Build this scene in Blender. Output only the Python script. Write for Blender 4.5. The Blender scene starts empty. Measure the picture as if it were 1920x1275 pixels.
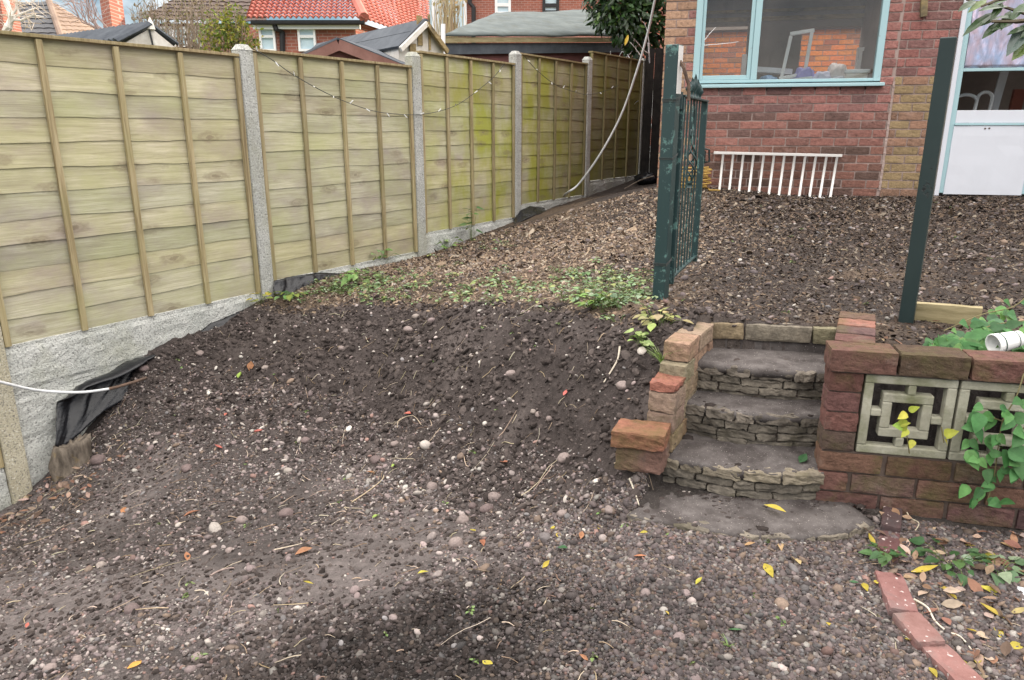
import bpy, bmesh, math, random
import numpy as np
from mathutils import Vector, Matrix, noise as mnoise
R = math.radians
random.seed(7); rng = np.random.default_rng(7)
S = bpy.context.scene
COL = S.collection

# ------------------------------------------------------------------ camera, sky, sun, exposure
TH = R(15.9); FOC = 1380.0; CX, CY = 960.0, 637.5
cam = bpy.data.cameras.new('camera'); cam.sensor_width = 36.0; cam.lens = FOC / 1920 * 36
cam.clip_start = 0.05; cam.clip_end = 3000
camo = bpy.data.objects.new('camera', cam); COL.objects.link(camo)
camo.location = (0, 0, 0); camo.rotation_euler = (math.pi / 2 - TH, 0, 0)
S.camera = camo
SUN_AZ, SUN_EL = R(56), R(17)
w = bpy.data.worlds.new('World'); S.world = w; w.use_nodes = True
nt = w.node_tree; nt.nodes.clear()
def wn(t): return nt.nodes.new(t)
out = wn('ShaderNodeOutputWorld'); bg = wn('ShaderNodeBackground'); sky = wn('ShaderNodeTexSky')
sky.sky_type = 'NISHITA'; sky.sun_disc = False; sky.sun_elevation = SUN_EL; sky.sun_rotation = SUN_AZ
sky.air_density = 1.0; sky.dust_density = 1.0
tc = wn('ShaderNodeTexCoord'); mp = wn('ShaderNodeMapping'); mp.inputs['Scale'].default_value = (1.6, 1.6, 3.6); mp.inputs['Location'].default_value = (0.35, 0.1, 0.2)
cn = wn('ShaderNodeTexNoise'); cn.inputs['Scale'].default_value = 1.7; cn.inputs['Detail'].default_value = 8; cn.inputs['Roughness'].default_value = 0.55
cr = wn('ShaderNodeValToRGB'); cr.color_ramp.elements[0].position = 0.50; cr.color_ramp.elements[1].position = 0.62
mx = wn('ShaderNodeMix'); mx.data_type = 'RGBA'
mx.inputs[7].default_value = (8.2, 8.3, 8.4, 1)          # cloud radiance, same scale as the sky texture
nt.links.new(tc.outputs['Generated'], mp.inputs['Vector']); nt.links.new(mp.outputs[0], cn.inputs['Vector'])
nt.links.new(cn.outputs['Fac'], cr.inputs[0]); nt.links.new(cr.outputs[0], mx.inputs[0])
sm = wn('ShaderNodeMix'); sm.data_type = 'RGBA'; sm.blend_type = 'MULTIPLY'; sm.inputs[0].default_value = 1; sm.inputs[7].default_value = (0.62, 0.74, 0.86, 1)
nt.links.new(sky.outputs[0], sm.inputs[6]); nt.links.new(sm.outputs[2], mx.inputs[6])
# overhead, out of view, a brighter cloud sheet is added to lift the garden light
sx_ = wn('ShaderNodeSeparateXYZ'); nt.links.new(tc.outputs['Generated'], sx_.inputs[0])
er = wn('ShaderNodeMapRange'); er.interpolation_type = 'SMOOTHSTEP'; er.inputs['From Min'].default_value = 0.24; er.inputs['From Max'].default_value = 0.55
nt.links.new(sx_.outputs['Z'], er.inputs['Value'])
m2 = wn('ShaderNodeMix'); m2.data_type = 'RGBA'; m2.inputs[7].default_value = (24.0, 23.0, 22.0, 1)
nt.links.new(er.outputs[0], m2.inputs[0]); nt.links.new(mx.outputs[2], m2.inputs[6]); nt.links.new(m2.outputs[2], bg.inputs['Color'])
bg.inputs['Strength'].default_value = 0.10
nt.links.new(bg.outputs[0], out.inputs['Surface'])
sl = bpy.data.lights.new('sun', 'SUN'); sl.energy = 4.8; sl.angle = R(0.5); sl.color = (1.0, 0.86, 0.68)
so = bpy.data.objects.new('sun', sl); COL.objects.link(so)
sd = Vector((math.sin(SUN_AZ) * math.cos(SUN_EL), math.cos(SUN_AZ) * math.cos(SUN_EL), math.sin(SUN_EL)))
so.rotation_euler = sd.to_track_quat('Z', 'Y').to_euler(); so.location = (8, 8, 12)
vs = S.view_settings; vs.view_transform = 'Standard'; vs.look = 'None'; vs.gamma = 1; vs.use_curve_mapping = False
vs.exposure = 0.75
S.cycles.max_bounces = 8; S.cycles.transparent_max_bounces = 16; S.cycles.use_denoising = True
S.cycles.caustics_reflective = False; S.cycles.caustics_refractive = False

# ------------------------------------------------------------------ helpers
def ray(px, py):
    x, d = (px - CX) / FOC, (py - CY) / FOC
    return Vector((x, math.cos(TH) - d * math.sin(TH), -math.sin(TH) - d * math.cos(TH)))
def at(px, py, Y=None, z=None):
    r = ray(px, py)
    k = Y / r.y if Y is not None else z / r.z
    return r * k
FS, FC = 0.65, 5.6                                             # the fence stands on X = FS*Y - FC
FL = math.hypot(FS, 1); FD = Vector((FS / FL, 1 / FL, 0)); FN = Vector((1 / FL, -FS / FL, 0))
def fen(px, py, o=0.0):
    r = ray(px, py); return r * ((-FC + o * FL) / (r.x - FS * r.y))
def fpt(Y, o=0.0, z=0.0):
    p = Vector((FS * Y - FC, Y, z)); return p + FN * o
HA = Vector((1.495, 7.75, 0)); HW = Vector((0.974, -0.226, 0)).normalized(); HM = Vector((-HW.y, HW.x, 0))   # house corner, along the front, inwards
def HP(u, d, z): return HA + HW * u + HM * d + Vector((0, 0, z))
def hu(px, py, d=0.0):
    r = ray(px, py); k = (HA.dot(HM) + d) / r.dot(HM); p = r * k
    return (p - HA).dot(HW), p.z

def tag(o, label=None, cat=None, group=None, kind=None):
    if label: o['label'] = label
    if cat: o['category'] = cat
    if group: o['group'] = group
    if kind: o['kind'] = kind
    return o
def thing(name, loc, label, cat, group=None):
    o = bpy.data.objects.new(name, None); COL.objects.link(o); o.location = loc
    o.empty_display_size = 0.1
    return tag(o, label, cat, group)
def wloc(o):
    v = Vector(o.location); p = o.parent
    while p: v += p.location; p = p.parent
    return v
_tpl = {}
def cube_tpl(n):
    if n not in _tpl:
        b = bmesh.new(); bmesh.ops.create_cube(b, size=1)
        if n: bmesh.ops.subdivide_edges(b, edges=b.edges[:], cuts=n, use_grid_fill=True)
        b.verts.index_update()
        _tpl[n] = ([v.co.copy() for v in b.verts], [[v.index for v in f.verts] for f in b.faces]); b.free()
    return _tpl[n]
class MB:
    def __init__(s): s.v = []; s.f = []; s.c = []
    def add(s, V, F, col=(1, 1, 1)):
        n = len(s.v); s.v += [tuple(v) for v in V]; s.f += [tuple(i + n for i in f) for f in F]
        s.c += [col] * len(V) if not isinstance(col, list) else col
        return s
    def obox(s, o, a, b, c, col=(1, 1, 1)):                      # corner + three edge vectors
        o, a, b, c = Vector(o), Vector(a), Vector(b), Vector(c)
        if a.cross(b).dot(c) < 0: a, b = b, a
        V = [o, o + a, o + a + b, o + b, o + c, o + a + c, o + a + b + c, o + b + c]
        return s.add(V, [(0, 3, 2, 1), (4, 5, 6, 7), (0, 1, 5, 4), (1, 2, 6, 5), (2, 3, 7, 6), (3, 0, 4, 7)], col)
    def cbox(s, c, a, b, h, col=(1, 1, 1)):                      # centre + three full edge vectors
        a, b, h = Vector(a), Vector(b), Vector(h)
        return s.obox(Vector(c) - (a + b + h) / 2, a, b, h, col)
    def bar(s, p, q, w_, h_, col=(1, 1, 1), up=Vector((0, 0, 1))):
        p, q = Vector(p), Vector(q); d = (q - p)
        sx = d.cross(up)
        if sx.length < 1e-6: sx = d.cross(Vector((1, 0, 0)))
        sx.normalize(); sy = sx.cross(d).normalized()
        return s.obox(p - sx * w_ / 2 - sy * h_ / 2, d, sx * w_, sy * h_, col)
    def rbox(s, o, a, b, c, n=3, amp=0.003, fr=25.0, rnd=0.15, col=(1, 1, 1), seed=0.0):   # a worn, slightly rounded block
        T, F = cube_tpl(n); o, a, b, c = Vector(o), Vector(a), Vector(b), Vector(c)
        if a.cross(b).dot(c) < 0: a, b = b, a
        ctr = o + (a + b + c) / 2; mn = min(a.length, b.length, c.length); V = []
        na, nb, nc = a.normalized(), b.normalized(), c.normalized()
        rr = rnd * mn
        for t in T:
            q = Vector((t.x * a.length, t.y * b.length, t.z * c.length))
            h = Vector((a.length / 2 - rr, b.length / 2 - rr, c.length / 2 - rr))
            k = Vector((max(-h.x, min(h.x, q.x)), max(-h.y, min(h.y, q.y)), max(-h.z, min(h.z, q.z))))
            e = q - k
            if e.length > rr and rr > 0: q = k + e.normalized() * rr
            p = ctr + na * q.x + nb * q.y + nc * q.z
            d = mnoise.noise_vector(p * fr + Vector((seed, 0, 0))) + mnoise.noise_vector(p * fr * 2.7 + Vector((0, seed, 0))) * .55
            V.append(p + d * amp)
        return s.add(V, F, col)
    def tube(s, pts, r, n=8, col=(1, 1, 1), cap=True):
        pts = [Vector(p) for p in pts]; m = len(pts)
        rs = r if isinstance(r, (list, tuple)) else [r] * m
        V = []; F = []; ref = Vector((0.13, 0.21, 1)).normalized()
        for i, p in enumerate(pts):
            d = (pts[min(i + 1, m - 1)] - pts[max(i - 1, 0)]).normalized()
            x = d.cross(ref)
            if x.length < 1e-3: x = d.cross(Vector((1, 0, 0)))
            x.normalize(); y = x.cross(d).normalized()
            for k in range(n):
                an = 2 * math.pi * k / n; V.append(p + (x * math.cos(an) + y * math.sin(an)) * rs[i])
        for i in range(m - 1):
            for k in range(n):
                k2 = (k + 1) % n; F.append((i * n + k, i * n + k2, i * n + n + k2, i * n + n + k))
        if cap: F.append(tuple(range(n)[::1])); F.append(tuple((m - 1) * n + k for k in reversed(range(n))))
        return s.add(V, F, col)
    def prism(s, poly, ext, col=(1, 1, 1)):                      # planar polygon swept along ext
        P = [Vector(p) for p in poly]; n = len(P); ext = Vector(ext)
        nr = Vector((0, 0, 0))
        for i in range(n): nr += P[i].cross(P[(i + 1) % n])
        if nr.dot(ext) > 0: P.reverse()
        V = P + [p + ext for p in P]
        F = [tuple(range(n)), tuple(reversed(range(n, 2 * n)))]
        F += [(i, n + i, n + (i + 1) % n, (i + 1) % n) for i in range(n)]
        F = [tuple(reversed(f)) if k >= 2 and False else f for k, f in enumerate(F)]
        return s.add(V, F, col)
    def quad(s, a, b, c, d, col=(1, 1, 1)): return s.add([a, b, c, d], [(0, 1, 2, 3)], col)
    def sheet(s, rows, thick, col=(1, 1, 1)):                    # grid of points -> thin solid
        m, n = len(rows), len(rows[0]); P = [[Vector(p) for p in r] for r in rows]
        N = [[None] * n for _ in range(m)]
        for i in range(m):
            for j in range(n):
                du = P[min(i + 1, m - 1)][j] - P[max(i - 1, 0)][j]; dv = P[i][min(j + 1, n - 1)] - P[i][max(j - 1, 0)]
                q = du.cross(dv); N[i][j] = q.normalized() if q.length > 1e-9 else Vector((0, 0, 1))
        V = [P[i][j] + N[i][j] * thick / 2 for i in range(m) for j in range(n)] + [P[i][j] - N[i][j] * thick / 2 for i in range(m) for j in range(n)]
        o = m * n; F = []
        for i in range(m - 1):
            for j in range(n - 1):
                a = i * n + j; F.append((a, a + n, a + n + 1, a + 1)); F.append((o + a, o + a + 1, o + a + n + 1, o + a + n))
        ed = [(0, j) for j in range(n)] + [(i, n - 1) for i in range(1, m)] + [(m - 1, j) for j in range(n - 2, -1, -1)] + [(i, 0) for i in range(m - 2, 0, -1)]
        ix = [i * n + j for i, j in ed]
        for k in range(len(ix)):
            a, b = ix[k], ix[(k + 1) % len(ix)]; F.append((a, b, o + b, o + a))
        return s.add(V, F, col)
    def leaf(s, base, d, up, L, W, fold=0.25, droop=0.2, col=(1, 1, 1), shape='oval'):
        d = Vector(d).normalized(); sx = d.cross(Vector(up))
        if sx.length < 1e-3: sx = d.cross(Vector((1, 0.3, 0)))
        sx.normalize(); nz = sx.cross(d).normalized(); base = Vector(base)
        prof = {'oval': [(0, .06), (.22, .75), (.5, 1), (.78, .68), (1, .03)], 'lance': [(0, .05), (.12, .38), (.28, .80), (.45, 1), (.65, .82), (.84, .42), (1, .02)],
                'heart': [(0, .25), (.15, .95), (.38, 1), (.7, .6), (1, .02)]}[shape]
        V = []
        for t, wv in prof:
            c = base + d * L * t - nz * droop * L * t * t
            V += [c - sx * W * wv / 2 + nz * fold * W * wv / 2, c, c + sx * W * wv / 2 + nz * fold * W * wv / 2]
        F = []
        for i in range(len(prof) - 1):
            a = i * 3; F += [(a, a + 1, a + 4, a + 3), (a + 1, a + 2, a + 5, a + 4)]
        return s.add(V, F, col)
    def build(s, name, mat, parent=None, smooth=False, bevel=0.0, seg=2, fixn=False):
        me = bpy.data.meshes.new(name); off = wloc(parent) if parent else Vector((0, 0, 0))
        me.from_pydata([(v[0] - off.x, v[1] - off.y, v[2] - off.z) for v in s.v], [], s.f)
        if s.c:
            at_ = me.attributes.new('Col', 'FLOAT_COLOR', 'POINT')
            at_.data.foreach_set('color', np.array([(c[0], c[1], c[2], 1) for c in s.c], dtype=np.float32).ravel())
        if fixn:
            b = bmesh.new(); b.from_mesh(me); bmesh.ops.recalc_face_normals(b, faces=b.faces[:]); b.to_mesh(me); b.free()
        if smooth: me.polygons.foreach_set('use_smooth', [True] * len(me.polygons))
        me.materials.append(mat); me.update()
        o = bpy.data.objects.new(name, me); COL.objects.link(o)
        if parent: o.parent = parent
        if bevel:
            m = o.modifiers.new('bevel', 'BEVEL'); m.width = bevel; m.segments = seg; m.limit_method = 'ANGLE'; m.angle_limit = R(40)
        return o
def np_mesh(name, V, F, cols, mat, smooth=True):
    """V (n,3) F (m,3 or 4) cols (n,3) numpy"""
    me = bpy.data.meshes.new(name); k = F.shape[1]
    me.vertices.add(len(V)); me.vertices.foreach_set('co', V.astype(np.float32).ravel())
    me.loops.add(F.size); me.loops.foreach_set('vertex_index', F.astype(np.int32).ravel())
    me.polygons.add(len(F)); me.polygons.foreach_set('loop_start', np.arange(0, F.size, k, dtype=np.int32))
    me.update(calc_edges=True)
    a = me.attributes.new('Col', 'FLOAT_COLOR', 'POINT')
    a.data.foreach_set('color', np.concatenate([cols, np.ones((len(V), 1))], 1).astype(np.float32).ravel())
    me.polygons.foreach_set('use_smooth', np.full(len(F), smooth))
    me.materials.append(mat)
    o = bpy.data.objects.new(name, me); COL.objects.link(o); return o
def ico(sub):
    b = bmesh.new(); bmesh.ops.create_icosphere(b, subdivisions=sub, radius=1.0); b.verts.index_update()
    V = np.array([v.co[:] for v in b.verts]); F = np.array([[v.index for v in f.verts] for f in b.faces]); b.free(); return V, F
def perlin(x, y, seed=0):
    x = np.asarray(x, float); y = np.asarray(y, float)
    xi = np.floor(x).astype(np.int64); yi = np.floor(y).astype(np.int64); xf, yf = x - xi, y - yi
    def g(ix, iy):
        h = (ix * 374761393 + iy * 668265263 + seed * 974634777) & 0xffffffff
        h = ((h ^ (h >> 13)) * 1274126177) & 0xffffffff; h = h ^ (h >> 16)
        a = h.astype(float) / 4294967296.0 * 2 * np.pi; return np.cos(a), np.sin(a)
    u = xf ** 3 * (xf * (xf * 6 - 15) + 10); v = yf ** 3 * (yf * (yf * 6 - 15) + 10)
    r = []
    for dx, dy in ((0, 0), (1, 0), (0, 1), (1, 1)):
        gx, gy = g(xi + dx, yi + dy); r.append(gx * (xf - dx) + gy * (yf - dy))
    return (r[0] * (1 - u) + r[1] * u) * (1 - v) + (r[2] * (1 - u) + r[3] * u) * v
def fbm(x, y, o=4, seed=0, gain=0.5):
    s, a = 0, 1.0
    for i in range(o): s = s + a * perlin(x * 2 ** i, y * 2 ** i, seed + i); a *= gain
    return s

# ------------------------------------------------------------------ materials
class NT:
    def __init__(s, name):
        s.m = bpy.data.materials.new(name); s.m.use_nodes = True; s.t = s.m.node_tree; s.t.nodes.clear()
        s.o = s.n('ShaderNodeOutputMaterial'); s.b = s.n('ShaderNodeBsdfPrincipled'); s.l(s.b.outputs[0], s.o.inputs['Surface'])
    def n(s, t): return s.t.nodes.new(t)
    def l(s, a, b): s.t.links.new(a, b)
    def pos(s, scale=(1, 1, 1), rot=0.0, loc=(0, 0, 0)):
        g = s.n('ShaderNodeNewGeometry'); m0 = s.n('ShaderNodeMapping'); m0.inputs['Rotation'].default_value = (0, 0, rot)
        m = s.n('ShaderNodeMapping'); m.inputs['Scale'].default_value = scale; m.inputs['Location'].default_value = loc
        s.l(g.outputs['Position'], m0.inputs[0]); s.l(m0.outputs[0], m.inputs[0]); return m.outputs[0]
    def noise(s, vec, scale, detail=5, rough=0.6, dist=0.0):
        n = s.n('ShaderNodeTexNoise'); n.inputs['Scale'].default_value = scale; n.inputs['Detail'].default_value = detail
        n.inputs['Roughness'].default_value = rough; n.inputs['Distortion'].default_value = dist
        s.l(vec, n.inputs['Vector']); return n.outputs['Fac']
    def ramp(s, fac, stops, interp='LINEAR'):
        r = s.n('ShaderNodeValToRGB'); r.color_ramp.interpolation = interp; e = r.color_ramp.elements
        while len(e) < len(stops): e.new(0.5)
        for i, (p, c) in enumerate(stops):
            e[i].position = p; e[i].color = (c, c, c, 1) if not hasattr(c, '__len__') else (c[0], c[1], c[2], 1)
        s.l(fac, r.inputs[0]); return r.outputs[0]
    def mix(s, fac, a, b, mode='MIX'):
        m = s.n('ShaderNodeMix'); m.data_type = 'RGBA'; m.blend_type = mode
        for v, i in ((fac, 0), (a, 6), (b, 7)):
            if hasattr(v, 'is_linked'): s.l(v, m.inputs[i])
            elif i == 0: m.inputs[0].default_value = v
            else: m.inputs[i].default_value = (v[0], v[1], v[2], 1)
        return m.outputs[2]
    def math(s, op, a, b=None, c=None):
        m = s.n('ShaderNodeMath'); m.operation = op
        for i, v in enumerate((a, b, c)):
            if v is None: continue
            if hasattr(v, 'is_linked'): s.l(v, m.inputs[i])
            else: m.inputs[i].default_value = v
        return m.outputs[0]
    def sep(s, vec):
        x = s.n('ShaderNodeSeparateXYZ'); s.l(vec, x.inputs[0]); return x.outputs
    def rng(s, v, a, b):                                         # smooth 0..1
        m = s.n('ShaderNodeMapRange'); m.interpolation_type = 'SMOOTHSTEP'
        m.inputs['From Min'].default_value = a; m.inputs['From Max'].default_value = b; s.l(v, m.inputs['Value']); return m.outputs[0]
    def attr(s):
        a = s.n('ShaderNodeAttribute'); a.attribute_name = 'Col'; return a.outputs['Color']
    def voro(s, vec, scale, feat='F1', out='Distance'):
        v = s.n('ShaderNodeTexVoronoi'); v.feature = feat; v.inputs['Scale'].default_value = scale; s.l(vec, v.inputs['Vector']); return v.outputs[out]
    def bump(s, h, strength, dist=0.01):
        b = s.n('ShaderNodeBump'); b.inputs['Strength'].default_value = strength; b.inputs['Distance'].default_value = dist
        s.l(h, b.inputs['Height']); s.l(b.outputs[0], s.b.inputs['Normal'])
    def fin(s, col, rough=0.8, spec=0.3, metal=0.0):
        if hasattr(col, 'is_linked'): s.l(col, s.b.inputs['Base Color'])
        else: s.b.inputs['Base Color'].default_value = (*col, 1)
        if hasattr(rough, 'is_linked'): s.l(rough, s.b.inputs['Roughness'])
        else: s.b.inputs['Roughness'].default_value = rough
        s.b.inputs['Specular IOR Level'].default_value = spec; s.b.inputs['Metallic'].default_value = metal
        return s.m
def mottle(name, c1, c2, scale=6.0, rough=0.8, bump=0.3, bscale=50.0, attr=False, dots=None, spec=0.3, metal=0.0, bd=0.006, stretch=(1, 1, 1), c3=None, s3=2.0, p3=(0.52, 0.68)):
    t = NT(name); p = t.pos(stretch)
    col = t.mix(t.ramp(t.noise(p, scale, 7, 0.65), [(0.32, 0.0), (0.68, 1.0)]), c1, c2)
    if c3: col = t.mix(t.ramp(t.noise(t.pos((1, 1, 1), 0, (3.1, 1.7, 0.4)), s3, 6, 0.6), [(p3[0], 0.0), (p3[1], 1.0)]), col, c3)
    if attr: col = t.mix(1.0, col, t.attr(), 'MULTIPLY')
    if dots: col = t.mix(t.ramp(t.noise(p, dots[0], 2, 0.5), [(dots[1], 0.0), (dots[1] + 0.05, 1.0)]), col, dots[2])
    if bump: t.bump(t.noise(p, bscale, 6, 0.7), bump, bd)
    return t.fin(col, rough, spec, metal)

FROT = math.atan2(FD.y, FD.x)
def wood_fence():
    t = NT('weathered_fence_wood'); p = t.pos((1, 1, 1), -FROT); x, y, z = t.sep(p)
    g1 = t.noise(t.pos((1.2, 1, 26), -FROT), 2.2, 8, 0.7, 0.6); g2 = t.noise(t.pos((4, 4, 120), -FROT), 2.0, 4, 0.6)
    big = t.noise(t.pos((1.0, 1, 3.0), -FROT, (5, 2, 1)), 1.7, 5, 0.6)
    col = t.ramp(g1, [(0.25, (0.25, 0.215, 0.145)), (0.45, (0.46, 0.42, 0.295)), (0.72, (0.63, 0.585, 0.44))])
    col = t.mix(t.ramp(big, [(0.44, 0.0), (0.64, 0.75)]), col, (0.315, 0.26, 0.235))              # purplish weathered streaks
    col = t.mix(t.ramp(g2, [(0.35, 0.25), (0.6, 0.0)]), col, (0.16, 0.13, 0.09))
    gz = t.noise(t.pos((2.0, 1, 2.4), -FROT, (1, 7, 2)), 1.1, 6, 0.65)
    col = t.mix(t.ramp(gz, [(0.38, 0.0), (0.72, 0.62)]), col, (0.37, 0.375, 0.16))                 # thin algae everywhere
    # thick yellow-green algae towards the far panels
    s0 = t.rng(x, 5.0, 6.6); al = t.noise(t.pos((1.6, 1, 0.9), -FROT, (2, 3, 5)), 1.6, 6, 0.6)
    col = t.mix(t.math('MULTIPLY', s0, t.ramp(al, [(0.40, 0.05), (0.60, 0.85)])), col, (0.30, 0.31, 0.03))
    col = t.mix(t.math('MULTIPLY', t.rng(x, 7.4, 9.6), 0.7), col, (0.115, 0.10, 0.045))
    # knots, one or two on a board
    kv = t.pos((2.3, 0.01, 6.4), -FROT); kd = t.voro(kv, 1.0); kn = t.noise(t.pos((9, 1, 16), -FROT), 2.5, 3)
    kk = t.math('ADD', kd, t.math('MULTIPLY', t.math('SUBTRACT', kn, 0.5), 0.28))
    col = t.mix(t.ramp(kk, [(0.06, 0.75), (0.11, 0.25), (0.16, 0.5), (0.27, 0.0)]), col, (0.19, 0.15, 0.10))
    col = t.mix(1.0, col, t.attr(), 'MULTIPLY')
    t.bump(t.math('ADD', g1, t.math('MULTIPLY', g2, 0.35)), 0.35, 0.006)
    return t.fin(col, 0.85, 0.2)
def batten_wood():
    t = NT('batten_wood'); g = t.noise(t.pos((60, 60, 2.2)), 1.0, 6, 0.65, 0.5); b = t.noise(t.pos(), 2.3, 5)
    col = t.ramp(g, [(0.3, (0.16, 0.115, 0.062)), (0.5, (0.33, 0.265, 0.15)), (0.72, (0.46, 0.39, 0.25))])
    col = t.mix(t.ramp(b, [(0.45, 0.0), (0.7, 0.6)]), col, (0.24, 0.22, 0.10))
    x = t.sep(t.pos((1, 1, 1), -FROT))[0]
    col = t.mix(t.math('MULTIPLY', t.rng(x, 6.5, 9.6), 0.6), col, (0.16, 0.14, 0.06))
    col = t.mix(1.0, col, t.attr(), 'MULTIPLY'); t.bump(g, 0.4, 0.004); return t.fin(col, 0.85, 0.2)
def concrete(name, c1, c2, speck=(0.16, 0.16, 0.15)):
    t = NT(name); p = t.pos()
    col = t.mix(t.ramp(t.noise(p, 3.0, 7, 0.7), [(0.35, 0.0), (0.65, 1.0)]), c1, c2)
    sp = t.noise(p, 95, 3, 0.6); col = t.mix(t.ramp(sp, [(0.33, 0.9), (0.46, 0.0)]), col, speck)
    col = t.mix(t.ramp(sp, [(0.58, 0.0), (0.70, 0.7)]), col, (0.72, 0.72, 0.68))
    col = t.mix(t.ramp(t.noise(t.pos((1, 1, .6), 0, (4, 4, 2)), 2.0, 6, 0.65), [(0.52, 0.0), (0.75, 0.5)]), col, (0.27, 0.27, 0.15))
    t.bump(t.math('ADD', sp, t.noise(p, 24, 4)), 0.8, 0.01); return t.fin(col, 0.9, 0.2)
def brick_mat(name, wear=(0.30, 0.22, 0.17), moss=0.0, amp=0.5):
    t = NT(name); p = t.pos(); n = t.noise(p, 38, 6, 0.7)
    col = t.mix(1.0, t.ramp(n, [(0.28, 0.45), (0.45, 0.9), (0.55, 1.02), (0.75, 1.35)]), t.attr(), 'MULTIPLY')
    col = t.mix(t.ramp(t.noise(t.pos((1, 1, 1), 0, (2, 9, 4)), 9, 6, 0.7), [(0.55, 0.0), (0.72, amp)]), col, wear)
    if moss: col = t.mix(t.ramp(t.noise(t.pos((1, 1, 1), 0, (7, 3, 4)), 5, 6, 0.7), [(0.48, 0.0), (0.66, moss)]), col, (0.10, 0.10, 0.035))
    t.bump(t.math('ADD', t.noise(p, 110, 5, 0.75), t.noise(p, 34, 4, 0.7)), 0.9, 0.008); return t.fin(col, 0.92, 0.15)
def leaf_mat(name, tr=0.35, rough=0.5, spec=0.3):
    t = NT(name); col = t.attr(); n = t.noise(t.pos(), 40, 3)
    col = t.mix(1.0, col, t.ramp(n, [(0.3, 0.8), (0.7, 1.2)]), 'MULTIPLY')
    t.fin(col, rough, spec)
    ts = t.n('ShaderNodeBsdfTranslucent'); t.l(col, ts.inputs[0]); ms = t.n('ShaderNodeMixShader'); ms.inputs[0].default_value = tr
    t.l(t.b.outputs[0], ms.inputs[1]); t.l(ts.outputs[0], ms.inputs[2]); t.l(ms.outputs[0], t.o.inputs['Surface']); return t.m
def glass_mat(name, tint=(0.95, 0.96, 0.96), dirt=0.06):
    t = NT(name); t.t.nodes.remove(t.b)
    tr = t.n('ShaderNodeBsdfTransparent'); tr.inputs[0].default_value = (*tint, 1)
    gl = t.n('ShaderNodeBsdfGlossy'); gl.inputs['Roughness'].default_value = 0.02
    fr = t.n('ShaderNodeFresnel'); fr.inputs[0].default_value = 1.5
    m1 = t.n('ShaderNodeMixShader'); t.l(fr.outputs[0], m1.inputs[0]); t.l(tr.outputs[0], m1.inputs[1]); t.l(gl.outputs[0], m1.inputs[2])
    df = t.n('ShaderNodeBsdfDiffuse'); df.inputs[0].default_value = (0.4, 0.36, 0.32, 1); m2 = t.n('ShaderNodeMixShader')
    t.l(t.ramp(t.noise(t.pos((6, 6, 1.0)), 2.0, 6, 0.7), [(0.35, dirt * 0.4), (0.75, dirt)]), m2.inputs[0])
    t.l(m1.outputs[0], m2.inputs[1]); t.l(df.outputs[0], m2.inputs[2]); t.l(m2.outputs[0], t.o.inputs['Surface']); return t.m
def stone_mat(name, rough=0.75, spec=0.3, bs=120, amp=0.35):
    t = NT(name); p = t.pos(); n = t.noise(p, bs, 4, 0.65)
    col = t.mix(1.0, t.attr(), t.ramp(n, [(0.28, 0.7), (0.5, 1.0), (0.74, 1.25)]), 'MULTIPLY')
    t.bump(n, amp, 0.003); return t.fin(col, rough, spec)
def painted(name, paint, under, flake=0.66, rough=0.45, dirt=(0.2, 0.2, 0.17), sc=9.0):
    t = NT(name); p = t.pos(); n = t.noise(p, sc, 8, 0.75)
    col = t.mix(t.ramp(t.noise(t.pos((1, 1, .5), 0, (3, 3, 1)), 4, 5, 0.65), [(0.45, 0.0), (0.8, 0.45)]), paint, dirt)
    fl = t.ramp(n, [(flake, 0.0), (flake + 0.02, 1.0)]); col = t.mix(fl, col, under)
    t.bump(t.math('SUBTRACT', 1.0, fl), 0.5, 0.002); return t.fin(col, rough, 0.4)
M = {}
M['fence'] = wood_fence(); M['batten'] = batten_wood()
M['post'] = concrete('concrete_post', (0.36, 0.36, 0.335), (0.47, 0.47, 0.445))
M['board'] = concrete('concrete_gravel_board', (0.42, 0.43, 0.40), (0.54, 0.54, 0.51))
M['oldpost'] = concrete('lichened_concrete', (0.40, 0.36, 0.26), (0.50, 0.46, 0.35))
M['black'] = mottle('black_polythene', (0.006, 0.006, 0.008), (0.012, 0.013, 0.016), 8, 0.27, 0.3, 22, spec=0.4, bd=0.02)
M['brick'] = brick_mat('house_brick', (0.44, 0.30, 0.27), 0.0, 0.35); M['gbrick'] = brick_mat('garden_brick', (0.20, 0.16, 0.13), 0.5, 0.5)
M['sbrick'] = brick_mat('old_stair_brick', (0.15, 0.12, 0.10), 0.5, 0.75)
M['mortar'] = mottle('mortar', (0.30, 0.22, 0.195), (0.40, 0.31, 0.28), 9, 0.95, 0.5, 90)
M['gmortar'] = mottle('dark_mortar', (0.075, 0.055, 0.046), (0.14, 0.105, 0.088), 12, 0.95, 0.5, 90)
M['screen'] = mottle('screen_block_concrete', (0.25, 0.24, 0.185), (0.40, 0.385, 0.31), 11, 0.9, 0.7, 90, c3=(0.15, 0.155, 0.085), s3=7, p3=(0.46, 0.66))
M['aqua'] = painted('aqua_window_paint', (0.34, 0.50, 0.53), (0.23, 0.22, 0.20), 0.66, 0.5, (0.33, 0.44, 0.45))
M['white'] = painted('white_door_paint', (0.60, 0.61, 0.66), (0.30, 0.28, 0.25), 0.80, 0.4, (0.50, 0.51, 0.55), 5)
M['whitemetal'] = painted('white_rail_paint', (0.62, 0.60, 0.58), (0.33, 0.24, 0.18), 0.74, 0.4, (0.55, 0.50, 0.45), 12)
M['green'] = painted('green_gate_paint', (0.018, 0.040, 0.041), (0.08, 0.165, 0.15), 0.575, 0.4, (0.035, 0.06, 0.057), 16)
M['greenpost'] = painted('dark_green_post_paint', (0.012, 0.024, 0.024), (0.004, 0.005, 0.005), 0.58, 0.45, (0.03, 0.045, 0.043), 5)
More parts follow.
